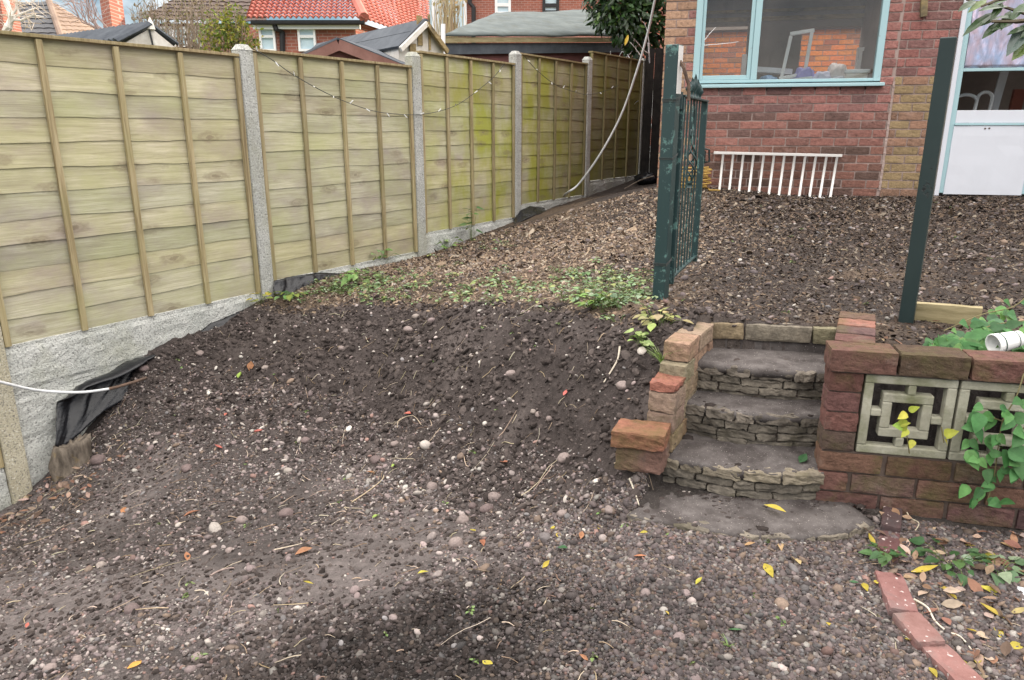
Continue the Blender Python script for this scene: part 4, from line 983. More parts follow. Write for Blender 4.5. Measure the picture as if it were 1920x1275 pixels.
# low shed with white gable
s1 = thing('white_gabled_shed', at(282, 90, Y=10), 'low shed beyond the fence with a white pointed gable and grey ribbed roof', 'shed')
A, Cc, Ee, Bk = at(283, 52, Y=9.6), at(226, 86, Y=9.4), at(330, 90, Y=9.9), at(80, 61, Y=11.2)
ext = Bk - A; ext.z = 0
m = MB(); m.prism([Cc, A, Ee, Ee + UP * -1.8, Cc + UP * -1.8], ext); m.build('body', M['whitewood'], s1, fixn=True)
m = MB(); tiled(m, Cc - (A - Cc) * .05 + ext * 1.02 + UP * .02, Cc - (A - Cc) * .05 - ext * .015 + UP * .02, A - ext * .015 + UP * .03, A + ext * 1.02 + UP * .03, 1, 26, .04); m.build('roof', M['felt'], s1)
m = MB(); tiled(m, Ee - (A - Ee) * .05 + UP * .02, Ee - (A - Ee) * .05 + ext + UP * .02, A + ext + UP * .03, A + UP * .03, 1, 26, .04); m.build('roof', M['felt'], s1)
m = MB(); m.tube([A + UP * -.02, A + UP * .05, A + UP * .12], [.05, .035, .004], 8); m.build('finial', M['whitewood'], s1)
m = MB(); P = [A + UP * (.06 - .3 * t) + Vector((-.02 + .035 * t, -.03, 0)) for t in np.linspace(0, 1, 8)]; m.tube(P, .012, 6); m.build('cable', M['blackpipe'], s1)
# dark house behind the shrub
h2 = thing('dark_brick_house', at(330, 90, Y=26), 'dark brown roofed house behind the tall shrub, with pale blue windows', 'house')
E1, E2 = at(262, 38, Y=24), at(500, 44, Y=24); R1, R2 = at(345, -12, Y=27), at(500, -12, Y=27)
M['tiledark'] = mottle('dark_brown_roof_tile', (0.055, 0.038, 0.032), (0.095, 0.066, 0.055), 1.5, 0.85, 0.2, 30)
m = MB(); tiled(m, E1, E2, R2, R1, 8, 12, .03); m.build('roof', M['tiledark'], h2)
m = MB(); m.obox(Vector((E1.x + .4, 24.3, -1.6)), Vector((E2.x - E1.x - .4, 0, 0)), Vector((0, 4, 0)), UP * (E1.z + 1.55)); m.build('wall', M['bgdark'], h2)
for x0, x1 in ((296, 322), (326, 350), (353, 375)):
    a, b_ = at(x0, 88, Y=24.25), at(x1, 50, Y=24.25); w1 = MB()
    for (u0, u1, v0, v1) in ((a.x, b_.x, b_.z - .07, b_.z), (a.x, b_.x, a.z, a.z + .07), (a.x, a.x + .07, a.z + .07, b_.z - .07), (b_.x - .07, b_.x, a.z + .07, b_.z - .07)): w1.obox(Vector((u0, 24.2, v0)), Vector((u1 - u0, 0, 0)), Vector((0, .09, 0)), UP * (v1 - v0))
    f_ = w1.build('window', M['whiteframe'], h2); w2 = MB(); w2.obox(Vector((a.x + .07, 24.25, a.z + .07)), Vector((b_.x - a.x - .14, 0, 0)), Vector((0, .03, 0)), UP * (b_.z - a.z - .14)); w2.build('pane', M['winblue'], f_)
# red roofed house
h3 = thing('red_roofed_house', at(580, 90, Y=21), 'house with bright red tiled hipped roof, sunlit orange on its right side', 'house')
E1, E2, E3 = at(462, 42, Y=20), at(683, 39, Y=20), at(800, 39, Y=25); R1, R2 = at(500, -70, Y=24), at(630, -70, Y=24); R3 = at(800, -70, Y=29); E3.z = E2.z; E1.z = E2.z; R3.z = R1.z = R2.z
m = MB(); tiled(m, E1, E2, R2, R1, 20, 21, .07, .03, .06); m.build('roof', M['tilered'], h3)
m = MB(); tiled(m, E2, E3, R3, R2, 20, 16, .05, .03, .06); m.build('hip_roof', M['tilered'], h3)
m = MB(); m.tube([E2 + UP * .08, R2 + UP * .08], .13, 8); m.build('hip_tiles', M['tilered'], h3)
m = MB(); m.obox(E1 + Vector((.1, .15, -.17)), E2 - E1 - Vector((.25, 0, 0)), Vector((0, .12, 0)), UP * .13); m.build('fascia', M['whiteframe'], h3)
m = MB(); m.tube([E1 + Vector((.1, .06, -.03)), E2 + Vector((0, .06, -.03))], .06, 8); m.build('gutter', M['blackpipe'], h3)
m = MB(); zf = E1.z - 4.2 + .15; q3 = [E1 + Vector((.3, .35, 0)), E2 + Vector((-.3, .35, 0)), E3 + Vector((-.35, -.1, 0)), E3 + Vector((-7, 0, 0))]; m.prism([Vector((p.x, p.y, zf)) for p in q3], UP * 4.1); m.build('wall', M['bgbrick'], h3, fixn=True)
dp = [at(515, 47, Y=20.15), at(517, 54, Y=20.15), at(529, 60, Y=20.3), at(530, 110, Y=20.3)]
m = MB(); m.tube(dp, .07, 8); m.build('downpipe', M['blackpipe'], h3)
def upvc(root, x0, x1, y0, y1, Y, bars=(), split=None, mat=None, fw=.055):
    a, b_ = at(x0, y1, Y=Y), at(x1, y0, Y=Y); f = mat or M['whiteframe']; w1 = MB()
    def bx_(u0, u1, v0, v1): w1.obox(Vector((u0, Y, v0)), Vector((u1 - u0, 0, 0)), Vector((0, .1, 0)), UP * (v1 - v0))
    bx_(a.x, b_.x, b_.z - fw, b_.z); bx_(a.x, b_.x, a.z, a.z + fw); bx_(a.x, a.x + fw, a.z + fw, b_.z - fw); bx_(b_.x - fw, b_.x, a.z + fw, b_.z - fw)
    if split: z = a.z + (b_.z - a.z) * split; bx_(a.x + fw, b_.x - fw, z - fw * .6, z + fw * .6)
    for s in bars: x = a.x + (b_.x - a.x) * s; bx_(x - fw / 2, x + fw / 2, a.z + fw, b_.z - fw)
    fo = w1.build('window', f, root); w2 = MB(); w2.obox(Vector((a.x + fw, Y + .06, a.z + fw)), Vector((b_.x - a.x - 2 * fw, 0, 0)), Vector((0, .03, 0)), UP * (b_.z - a.z - 2 * fw)); w2.build('pane', M['winblue'], fo)
upvc(h3, 488, 514, 51, 96, 20.25, split=.62); upvc(h3, 560, 590, 51, 96, 20.25, split=.62)
# brick house in the middle distance
h4 = thing('brick_house', at(930, 90, Y=24), 'red brick house front in the middle distance with a white and a black framed window', 'house')
a = at(748, 90, Y=31); b_ = at(1330, 90, Y=31)
m = MB(); m.obox(Vector((a.x, 31, -2)), Vector((b_.x - a.x, 0, 0)), Vector((0, 5, 0)), UP * 7.6); m.build('wall', M['bgbrick'], h4)
m = MB(); m.prism([Vector((a.x - .3, 30.6, 5.602)), Vector((a.x - .3, 33.5, 6.6)), Vector((a.x - .3, 36.4, 5.602))], Vector((b_.x - a.x + .6, 0, 0))); m.build('roof', M['tilebrown'], h4)
upvc(h4, 785, 815, -40, 66, 30.93, fw=.14); upvc(h4, 817, 874, -40, 66, 30.93, fw=.11); upvc(h4, 928, 958, -30, 27, 30.93, split=.32, fw=.10); upvc(h4, 1017, 1049, -30, 25, 30.93, split=.28, mat=M['blackpipe'], fw=.11)
m = MB(); m.tube([at(880, -20, Y=30.85), at(881, 6, Y=30.85), at(888, 14, Y=30.85), at(888, 110, Y=30.85)], .085, 8); m.build('downpipe', M['blackpipe'], h4)
# grey felt shed
s2 = thing('felt_roofed_shed', at(700, 110, Y=9), 'shed with dark grey felt roof and broken pale gable boards', 'shed')
A, Lf, Rf = at(794, 39, Y=8.6), at(745, 87, Y=8.3), at(833, 92, Y=8.9); B = at(597, 44, Y=10.9); ext = B - A; ext.z = 0
m = MB(); m.prism([Lf + (A - Lf) * .04, A + UP * -.04, Rf + (A - Rf) * .04, Rf + UP * -1.6, Lf + UP * -1.6], ext); m.build('body', M['whitewood'], s2, fixn=True)
m = MB(); m.sheet([[Lf - (A - Lf) * .04 - ext * .02, Lf - (A - Lf) * .04 + ext * 1.03], [A - ext * .02 + UP * .01, A + ext * 1.03 + UP * .01]], .025); m.build('roof', M['felt'], s2, fixn=True)
m = MB(); m.sheet([[Rf - (A - Rf) * .04 - ext * .02, Rf - (A - Rf) * .04 + ext * 1.03], [A - ext * .02 + UP * .008, A + ext * 1.03 + UP * .008]], .025); m.build('roof', M['felt'], s2, fixn=True)
m = MB(); m.sheet([[Lf.lerp(A, .5) + UP * .018, Lf.lerp(A, .5) + ext + UP * .018], [Lf.lerp(A, .53) + UP * .018, Lf.lerp(A, .53) + ext + UP * .018]], .012); m.build('felt_lap', M['felt'], s2, fixn=True)
fe = ext.normalized()
for p, q in ((Lf, A), (Rf, A)):
    m = MB(); m.bar(p + UP * -.035 - fe * .07, q + UP * -.035 - fe * .07, .03, .05); m.build('barge_board', M['whitewood'] if p is Lf else M['oldwood'], s2)
m = MB(); cxx = Lf.lerp(Rf, .5)
m.obox(Lf.lerp(A, .42) + UP * -.30 - fe * .03, (Rf - Lf) * .12, fe * .02, UP * .22); m.obox(Lf.lerp(Rf, .40) + UP * .02 - fe * .03, (Rf - Lf) * .10, fe * .02, UP * .30); m.obox(Lf.lerp(Rf, .63) + UP * -.02 - fe * .035, (Rf - Lf) * .04, fe * .02, UP * .36)
m.build('gable_board', M['oldwood'], s2)
# little red brown shed by the fence
s3 = thing('brown_gabled_shed', at(640, 110, Y=7.6), 'small red brown shed with a pointed gable right behind the second fence panel', 'shed')
A, Lf, Rf = at(637, 75, Y=7.45), at(566, 106, Y=7.25), at(752, 120, Y=7.8); B = at(785, 86, Y=10.2); ext = B - A; ext.z = 0
m = MB(); m.prism([Lf + (A - Lf) * .06, A + UP * -.03, Rf + (A - Rf) * .06, Rf + UP * -1.6, Lf + UP * -1.6], ext); m.build('body', M['shedred'], s3, fixn=True)
fe = ext.normalized()
for p in (Lf, Rf):
    m = MB(); m.bar(p + UP * -.045 - fe * .05 - (A - p) * .05, A + UP * -.045 - fe * .05, .03, .10); m.build('barge_board', M['shedbrown'], s3)
    m = MB(); m.sheet([[p - (A - p) * .06 - fe * .07, p - (A - p) * .06 + ext], [A - fe * .07 + UP * .008, A + ext + UP * .008]], .02); m.build('roof', M['felt'], s3, fixn=True)
# long red shed
s4 = thing('dark_red_shed', at(1010, 120, Y=12), 'long dark red shed with sagging grey felt roof behind the far fence panels', 'shed')
e0, e1 = at(832, 66, Y=11.2), at(1190, 67, Y=13.2); r0, r1 = at(930, 25, Y=13.4), at(1210, 17, Y=15.4)
rows = []
for j in range(9):
    f = j / 8; rows.append([e0.lerp(e1, i / 40).lerp(r0.lerp(r1, i / 40), f) + UP * (0.018 * mnoise.noise(Vector((i * .12, f * 6, 2))) + .008 * mnoise.noise(Vector((i * .5, f * 14, 5)))) for i in range(41)])
m = MB(); m.sheet(rows, .03); m.build('roof', M['oldfelt'], s4, smooth=True, fixn=True)
dn = (e1 - e0).normalized(); pn = Vector((-dn.y, dn.x, 0)).normalized()
m = MB(); m.obox(e0 + pn * .02 + UP * -.095, e1 - e0, pn * .03, UP * .07); m.build('fascia', M['newwood'], s4)
m = MB(); m.obox(e0 + pn * .06 + UP * -.25 + dn * .03, e1 - e0, pn * .04, UP * .15); m.build('eaves_board', M['felt'], s4)
m = MB(); nbd = 9
for k in range(nbd): 
    z = -.25 - .20 * (k + 1); m.sheet([[e0 + pn * .10 + dn * .10 + UP * z, e1 + pn * .10 + UP * z], [e0 + pn * .125 + dn * .10 + UP * (z + .215), e1 + pn * .125 + UP * (z + .215)]], .016)
m.build('wall_boards', M['shedred'], s4, fixn=True)
m = MB(); m.obox(e0 + pn * .16 + dn * .1 + UP * -2.05, e1 - e0, pn * 2.5, UP * 1.8); m.build('body', M['shedred'], s4)
m = MB(); m.leaf(at(1014, 55, Y=12.6), Vector((.9, .1, .15)), UP, .16, .05, col=(.55, .45, .25)); tag(m.build('fallen_leaf', M['dryleaf'], None), 'pale dead leaf lying on the grey roof of the long red shed', 'leaf')
m = MB(); m.tube([at(831, 45, Y=10.6), at(831, 120, Y=10.6)], .03, 8); tag(m.build('white_pipe', M['whiteframe'], None), 'white upright pipe between the felt shed gable and the long red shed', 'pipe')
# alley end: black boards added where the alley is only in deep shade
M['alleyshade'] = mottle('alley_shade_dark', (0.012, 0.010, 0.010), (0.03, 0.026, 0.022), 9, 0.9, 0.4, 50)
m = MB(); ag = Vector((1.96, 11.50, 0)); ax_ = Vector((.99, -.05, 0))
for k in range(6): m.rbox(ag + ax_ * (.135 * k) + UP * -.85, ax_ * .128, Vector((.0, .02, 0)), UP * (2.0 + .02 * math.sin(k * 3)), 2, .003, 9, .05)
tag(m.build('alley_shade_boards', M['alleyshade'], None), 'added black boards standing in for the shade in the alley beside the brick house', 'gate')
# ------------------------------------------------------------------ shrubs and trees behind
lr = random.Random(99)
def rdir(r_): 
    while True:
        v = Vector((r_.uniform(-1, 1), r_.uniform(-1, 1), r_.uniform(-1, 1)))
        if .05 < v.length < 1: return v.normalized()
def jit(c, f): k = lr.uniform(1 - f, 1 + f); return tuple(max(0, x * k * lr.uniform(.93, 1.07)) for x in c)
def limb(m, p, d, L, r0, depth, out, spread=.6, kids=3):
    P = [Vector(p)]; dd = Vector(d).normalized(); n_ = 5
    for i in range(n_): dd = (dd + rdir(lr) * .16).normalized(); P.append(P[-1] + dd * L / n_)
    m.tube(P, [r0 * (1 - .55 * i / n_) for i in range(n_ + 1)], 6)
    out.append(P)
    if depth:
        for k in range(kids): 
            q = P[lr.randint(2, n_)]; limb(m, q, (dd + rdir(lr) * spread).normalized(), L * lr.uniform(.5, .75), r0 * .45, depth - 1, out, spread, kids)
# laurel over the alley end of the fence
la = thing('laurel_bush', at(1190, 300, Y=12.2) + Vector((.2, 0, -.4)), 'dense dark green laurel hanging over the fence beside the brick house', 'bush')
bp = Vector(la.location); tw = MB(); ol = []
for k in range(5): limb(tw, bp, Vector((lr.uniform(-.25, .15), lr.uniform(-.2, .1), 1)), 1.5, .035, 2, ol, .7, 3)
tw.build('trunk', M['twig'], la)
lm = MB(); blobs = [(at(1178, 18, Y=11.9), .50), (at(1160, -45, Y=11.9), .62), (at(1215, 40, Y=12.1), .42), (at(1140, 18, Y=11.8), .30), (at(1200, 80, Y=12.0), .24), (at(1215, -60, Y=12.2), .6)]
for c, rr in blobs:
    for k in range(int(1500 * rr * rr * 2.2)):
        v = rdir(lr); p = c + v * rr * lr.uniform(.55, 1.05) ; p.z = c.z + (p.z - c.z) * .95
        d = (v + rdir(lr) * .8 + Vector((0, -.2, -.25))).normalized(); cc = lr.random()
        col = jit((.028, .065, .018), .35) if cc < .8 else jit((.075, .14, .03), .3)
        lm.leaf(p, d, v + Vector((0, -.3, .5)), lr.uniform(.09, .15), lr.uniform(.035, .055), .15, .15, col)
lm.leaf(at(1178, 65, Y=11.3), Vector((-.3, -.3, -.9)), Vector((0, -1, .2)), .16, .05, .1, .1, (.62, .42, .04))
lm.build('leaves', M['gloss_leaf'], la)
# brown and yellow-green shrub on the left
def shrub(name, base, lab, blobs, cols, dens, lsz, twigc, tw_n):
    root = thing(name, base, lab, 'shrub'); m = MB(); o_ = []
    for k in range(tw_n):
        c, rr = lr.choice(blobs); v = rdir(lr); e = c + Vector((v.x, v.y, abs(v.z) * 1.0)) * rr * lr.uniform(.7, 1.15); s = base.lerp(Vector((c.x, c.y, base.z)), .8)
        mid = s.lerp(e, .55) + rdir(lr) * .12; m.tube([s, mid, e], [.014, .008, .003], 5, twigc)
        for q in range(5): 
            t = lr.uniform(.45, 1); p = mid.lerp(e, (t - .45) / .55); m.tube([p, p + (rdir(lr) + UP * .7) * .16], [.004, .0015], 4, twigc)
    m.build('branches', M['twig'], root)
    l_ = MB()
    for c, rr in blobs:
        for k in range(int(dens * rr * rr)):
            v = rdir(lr); p = c + v * rr * lr.random() ** .4 * lr.uniform(.8, 1.12)
            l_.leaf(p, rdir(lr) + UP * -.2, rdir(lr) + UP, lsz * lr.uniform(.6, 1.25), lsz * lr.uniform(.35, .6), .2, .2, jit(lr.choice(cols), .3))
    l_.build('foliage', M['leaf'], root); return root
Yb = 10.5
shrub('brown_shrub', at(345, 190, Y=Yb) + UP * -1.0, 'tall half bare brown shrub above the largest fence panel', [(at(300, 45, Y=Yb), .34), (at(350, 22, Y=Yb), .36), (at(395, 22, Y=Yb), .30), (at(275, 28, Y=Yb), .2), (at(340, 65, Y=Yb), .3)],
      [(.20, .15, .08), (.26, .20, .10), (.13, .14, .05)], 1500, .045, (.33, .26, .2), 130)
shrub('green_shrub', at(430, 190, Y=Yb - .6) + UP * -1.0, 'yellow green leafy shrub rising behind the fence post left of the red roof', [(at(425, 55, Y=Yb - .6), .28), (at(455, 70, Y=Yb - .6), .24), (at(405, 80, Y=Yb - .6), .28), (at(440, 35, Y=Yb - .6), .18), (at(470, 90, Y=Yb - .6), .16)],
      [(.16, .20, .025), (.22, .24, .03), (.10, .15, .03), (.30, .27, .05)], 4200, .055, (.25, .2, .14), 40)
shrub('tall_dry_grass', at(842, 150, Y=14) + UP * -1.2, 'clump of tall dry straw coloured stalks in front of the white patio window', [(at(842, 5, Y=14), .30)], [(.36, .28, .14)], 500, .10, (.42, .34, .2), 10)
m = MB()
for k in range(70):
    x = lr.gauss(842, 12); p = at(x, 120, Y=14 + lr.uniform(-.3, .3)); m.tube([p, p + UP * lr.uniform(.5, .8), p + UP * lr.uniform(.95, 1.5) + Vector((lr.uniform(-.14, .14), 0, 0))], [.009, .008, .003], 4, jit((.42, .34, .2), .3))
gr = [o for o in COL.objects if o.name.startswith('tall_dry_grass')][0]; m.build('stalks', M['twig'], gr)
# pale bare tree at the far left
bt = thing('bare_tree', at(15, 200, Y=7.4) + UP * -1.2, 'bare tree with pale trunk and fine branches at the top left corner', 'tree')
M['palebark'] = mottle('pale_bark', (0.62, 0.56, 0.50), (0.82, 0.78, 0.72), 9, 0.8, 0.3, 40)
m = MB(); q = Vector(bt.location); P = [q, at(2, 75, Y=7.4), at(16, 50, Y=7.4), at(22, 30, Y=7.4), at(12, 5, Y=7.4), at(0, -30, Y=7.4)]
m.tube(P, [.06, .045, .036, .030, .026, .02], 8)
for a_ in ([(20, 32), (30, 18), (32, -5)], [(14, 48), (30, 30), (60, 18), (68, 15)], [(20, 36), (40, 38), (62, 28), (82, 32)], [(18, 44), (36, 26), (30, 5)]):
    m.tube([at(x, y, Y=7.4) for x, y in a_], [.017, .012, .008, .004][:len(a_)], 6)
m.build('trunk', M['palebark'], bt)
m = MB()
for k in range(60):
    p = at(lr.uniform(-20, 70), lr.uniform(-10, 45), Y=7.4 + lr.uniform(-.2, .2)); m.tube([p, p + rdir(lr) * .09, p + rdir(lr) * .14 + Vector((.06, 0, 0))], [.004, .003, .0015], 4, (.62, .52, .42))
m.build('twigs', M['twig'], bt)
t2 = thing('bare_tree', at(190, 200, Y=13) + UP * -1.5, 'fine bare twigs of a reddish tree against the blue sky beside the chimney', 'tree')
m = MB(); o_ = []
for k in range(7):
    s = at(lr.uniform(185, 215), 60, Y=13); e = at(lr.uniform(115, 185), lr.uniform(-30, 12), Y=13 + lr.uniform(-.4, .4)); md = s.lerp(e, .5) + Vector((-.12, 0, -.10)); P = [s, s.lerp(md, .6), md, md.lerp(e, .5) + rdir(lr) * .04, e]
    m.tube(P, [.016, .013, .010, .007, .003], 5, (.30, .22, .2))
    for q in range(9):
        t = lr.uniform(.25, 1); p = (s.lerp(md, t * 2) if t < .5 else md.lerp(e, t * 2 - 1)); d = (e - s).normalized(); a1 = p + (d + rdir(lr) * .8) * .22; m.tube([p, a1, a1 + (d + rdir(lr)) * .2], [.006, .004, .0015], 4, (.36, .26, .24))
m.tube([Vector(t2.location), at(200, 58, Y=13)], [.06, .03], 8, (.30, .22, .2)); m.build('trunk', M['twig'], t2)
# near branch hanging in at the top right
nb_ = thing('evergreen_tree', Vector((3.9, 3.3, -.8)), 'glossy evergreen branch hanging into the top right corner', 'tree')
m = MB(); P = [Vector((3.9, 3.3, -.8)), Vector((3.85, 3.32, .3)), Vector((3.4, 3.25, .85)), at(2060, 25, Y=3.2), at(1985, 30, Y=3.2)]; m.tube(P, [.06, .05, .035, .02, .014], 8, (.2, .16, .12))
st = [[(1985, 30), (1930, 28), (1880, 12), (1845, 6), (1812, 0)], [(1985, 30), (1940, 38), (1905, 42), (1880, 34)], [(1985, 30), (1950, 60), (1925, 85)], [(1940, -10), (1900, -5), (1870, 0), (1840, 12)], [(1985, 30), (1900, 40), (1860, 40)]]
lm = MB(); g_ = []
for k, s_ in enumerate(st):
    Yk = 3.2 - .05 * k; pp = [at(x, y, Y=Yk) for x, y in s_]; m.tube(pp, [.008 - .0012 * i for i in range(len(pp))], 5, (.12, .10, .07))
for (x, y, ex, ey, wd, yl) in ((1868, 22, 1812, 52, 17, 0), (1890, 12, 1845, 8, 14, 0), (1880, 40, 1848, 62, 15, 0), (1900, 42, 1868, 48, 13, 0), (1880, 5, 1862, 30, 13, 0), (1925, 5, 1898, 30, 15, 0), (1895, 20, 1880, 48, 14, 0),
        (1935, 40, 1893, 92, 26, 1), (1940, 70, 1905, 102, 22, 2), (1830, 2, 1803, 12, 13, 0), (1850, 0, 1822, 14, 12, 2), (1915, 40, 1880, 22, 12, 0), (1930, 50, 1896, 55, 12, 0), (1950, 20, 1915, 12, 14, 0), (1900, -8, 1870, -2, 14, 0), (1955, 45, 1920, 60, 16, 0), (1875, 32, 1840, 40, 12, 0)):
    a, c = at(x, y, Y=3.15), at(ex, ey, Y=3.1); col = jit((.035, .07, .022), .25) if yl == 0 else ((.11, .15, .13) if yl == 1 else (.10, .15, .03))
    lm.leaf(a, c - a, Vector((lr.uniform(-.3, .3), -.6, .8)), (c - a).length * 1.05, wd / 1380 * 3.3, .18, .2, col)
m.build('branch', M['twig'], nb_); lm.build('leaves', M['gloss_leaf'], nb_)
# ------------------------------------------------------------------ plastic, cables, stump
def psheet(name, top, bot, lab, nu=40, nv=14, amp=.02, o0=.05, o1=.12, seed=1, fold=0.0, cat='plastic sheet'):
    def interp(P, t):
        k = t * (len(P) - 1); i = min(int(k), len(P) - 2); return (P[i][0] + (P[i + 1][0] - P[i][0]) * (k - i), P[i][1] + (P[i + 1][1] - P[i][1]) * (k - i))
    rows = []
    for j in range(nv + 1):
        f = j / nv; row = []
        for i in range(nu + 1):
            t = i / nu; a, b_ = interp(top, t), interp(bot, t); x, y = a[0] + (b_[0] - a[0]) * f, a[1] + (b_[1] - a[1]) * f
            lip = Vector((0, 0, 0))
            if fold and f < .3:
                g = f / .3; x, y = a[0] + (b_[0] - a[0]) * g * .12, a[1] + (b_[1] - a[1]) * g * .12
                env = .4 + .6 * math.sin(math.pi * min(1, t * 1.15)); q = fen(x, y, o0)
                lip = (FN * (.12 * (1 - g) ** .7) + UP * (-.055 * (1 - g) ** 2)) * env
            elif fold:
                g = (f - .3) / .7 * .88 + .12; x, y = a[0] + (b_[0] - a[0]) * g, a[1] + (b_[1] - a[1]) * g; q = fen(x, y, o0 + (o1 - o0) * (g - .12))
            else: q = fen(x, y, o0 + (o1 - o0) * f)
            p3 = Vector((t * 5 + seed, f * 1.6, seed)); n1 = mnoise.noise(p3 + mnoise.noise_vector(p3 * .7) * .8)
            d = amp * (1.2 * n1 + .6 * (abs(mnoise.noise(Vector((t * 11 + seed + f * 3, f * 3.5, 3)))) - .25)) * (.3 + .7 * math.sin(math.pi * min(1, f + .15)))
            row.append(q + lip + FN * d + FD * d * .4)
        rows.append(row)
    m = MB(); m.sheet(rows, .003); return tag(m.build(name, M['black'], None, smooth=True, fixn=True), lab, cat)
psheet('plastic_sheet', [(108, 742), (150, 708), (200, 686), (240, 668), (278, 656), (300, 662)], [(104, 836), (118, 842), (150, 812), (190, 775), (235, 748), (285, 700)], 'largest black plastic sheet, folded over beside the tree stump at the left fence', 60, 20, .035, .05, .16, 3, .03)
psheet('plastic_sheet', [(306, 655), (325, 645), (345, 648)], [(312, 668), (330, 664), (350, 655)], 'small flap of black plastic next to the largest black sheet', 12, 6, .01, .05, .10, 8)
psheet('plastic_sheet', [(366, 628), (395, 606), (440, 588), (486, 568)], [(372, 640), (405, 620), (445, 600), (492, 580)], 'thin black plastic strip along the concrete board, left of the grey post', 30, 6, .012, .05, .10, 11)
psheet('plastic_sheet', [(514, 526), (560, 516), (600, 511), (643, 513)], [(520, 572), (560, 566), (600, 558), (632, 545)], 'shiny black plastic sheet with vertical folds among green leaves under the second panel', 56, 12, .035, .055, .16, 21)
psheet('plastic_sheet', [(962, 414), (975, 395), (995, 386), (1022, 390)], [(966, 420), (985, 412), (1005, 404), (1026, 398)], 'curled black plastic sheet with the white cable lying over it, far along the fence', 24, 8, .02, .06, .22, 31)
m = MB(); bgp = g3(*at(1213, 315, Y=10.5).xy, .07); V, F_ = ico(3)
m.add([bgp + Vector((v[0] * .16, v[1] * .2, v[2] * .09)) * (1 + .35 * mnoise.noise(Vector(v) * 2)) for v in V], [tuple(f) for f in F_]); tag(m.build('bin_bag', M['black'], None, smooth=True), 'dark plastic bag lying in the alley by the house corner', 'bag')
def smooth_path(P, n=8):
    out = []
    for i in range(len(P) - 1):
        a, b_, c, d = P[max(i - 1, 0)], P[i], P[i + 1], P[min(i + 2, len(P) - 1)]
        for k in range(n):
            t = k / n; out.append(.5 * ((2 * b_) + (c - a) * t + (2 * a - 5 * b_ + 4 * c - d) * t * t + (3 * b_ - a - 3 * c + d) * t ** 3))
    return out + [P[-1]]
wl = [at(1235, -30, Y=8.0), at(1228, 0, Y=8.1), at(1215, 60, Y=8.3), at(1195, 130, Y=8.5), at(1165, 215, Y=8.8), at(1126, 288, Y=9.0), at(1086, 344, Y=9.2), at(1064, 361, Y=9.25)]
gl = [gpix(1050, 376) + UP * .03, gpix(1030, 386) + UP * .02, gpix(1008, 391) + UP * .06, gpix(985, 403) + UP * .05, gpix(968, 413) + UP * .02]
m = MB(); m.tube(smooth_path(wl + gl), .0125, 8); tag(m.build('washing_line', M['cable'], None, smooth=True), 'thick white line hanging from above and trailing to the ground by the far fence', 'cable')
m = MB(); P = smooth_path([fen(-40, 706, .12), fen(0, 716, .12), fen(60, 730, .10), fen(110, 735, .13), fen(160, 735, .2), fen(205, 729, .24)]); m.tube(P, .0085, 8); tag(m.build('cable', M['cable'], None, smooth=True), 'grey white cable crossing the tan post towards the largest black plastic sheet', 'cable')
m = MB(); P = smooth_path([fen(205, 729, .24), fen(225, 724, .27), fen(252, 716, .3), fen(275, 708, .30)]); m.tube(P, .0095, 8); tag(m.build('rusty_rod', M['rust'], None, smooth=True), 'short rusty rod continuing from the cable end at the left plastic sheet', 'rod')
# string lights on the fence
for nm, PP, lab, pos_ in (('string_lights', [(472, 90), (510, 112), (545, 137), (590, 163), (632, 184), (668, 198), (705, 209), (745, 214), (782, 215), (822, 209), (860, 195), (895, 170), (925, 145), (946, 120)], 'string of little white clip lights sagging across the second and third fence panels', 15),
                    ('string_lights', [(984, 106), (1005, 130), (1040, 158), (1070, 170), (1100, 177), (1130, 172), (1160, 160)], 'string of little lights drooping over the far olive green panels', 8)):
    rt_ = thing(nm, fen(*PP[0], .06), lab, 'string lights'); sp = smooth_path([fen(x, y, .062) for x, y in PP], 6)
    m = MB(); m.tube(sp, .003, 6); m.build('wire', M['wire'], rt_, smooth=True)
    for k in range(pos_):
        q = sp[int((k + .5) / pos_ * (len(sp) - 1))]; d = (UP * lr.uniform(-.8, .9) + FD * lr.uniform(-.7, .7) + FN * .4).normalized(); m = MB(); m.tube([q, q + d * .012, q + d * .034, q + d * .04], [.004, .005, .0045, .001], 6); m.build('bulb', M['plastic'], rt_, smooth=True)
# tree stump, shard of brick
sb = gpix(140, 868); stp = thing('tree_stump', sb, 'rotten grey tree stump with split sides beside the tan fence post', 'stump')
m = MB(); V = []; n = 40; hh = .135
for j in range(9):
    f = j / 8
    for k in range(n):
        a = 2 * math.pi * k / n; rr = .098 * (1.2 - .28 * f) * (1 + .25 * mnoise.noise(Vector((math.cos(a) * 1.1, math.sin(a) * 1.1, f * 1.4))) + .07 * mnoise.noise(Vector((math.cos(a) * 5, math.sin(a) * 5, f * 2.5))))
        V.append(sb + Vector((math.cos(a) * rr * 1.15, math.sin(a) * rr, -.08 + (hh + .08) * f + (.03 * math.cos(a) + .03 * abs(mnoise.noise(Vector((math.cos(a) * 3, math.sin(a) * 3, 9)))) + .012 * mnoise.noise(Vector((a * 2, 0, 5)))) * f)))
top = len(V); V.append(sb + UP * (hh - .02)); F_ = [(j * n + k, j * n + (k + 1) % n, (j + 1) * n + (k + 1) % n, (j + 1) * n + k) for j in range(8) for k in range(n)] + [(8 * n + k, 8 * n + (k + 1) % n, top) for k in range(n)]
m.add(V, F_); M['stump'] = mottle('stump_wood', (0.06, 0.048, 0.038), (0.24, 0.20, 0.16), 26, 0.95, 0.9, 60, stretch=(1, 1, .35), c3=(0.30, 0.22, 0.10), s3=5, p3=(.56, .68)); m.build('wood', M['stump'], stp, smooth=True)
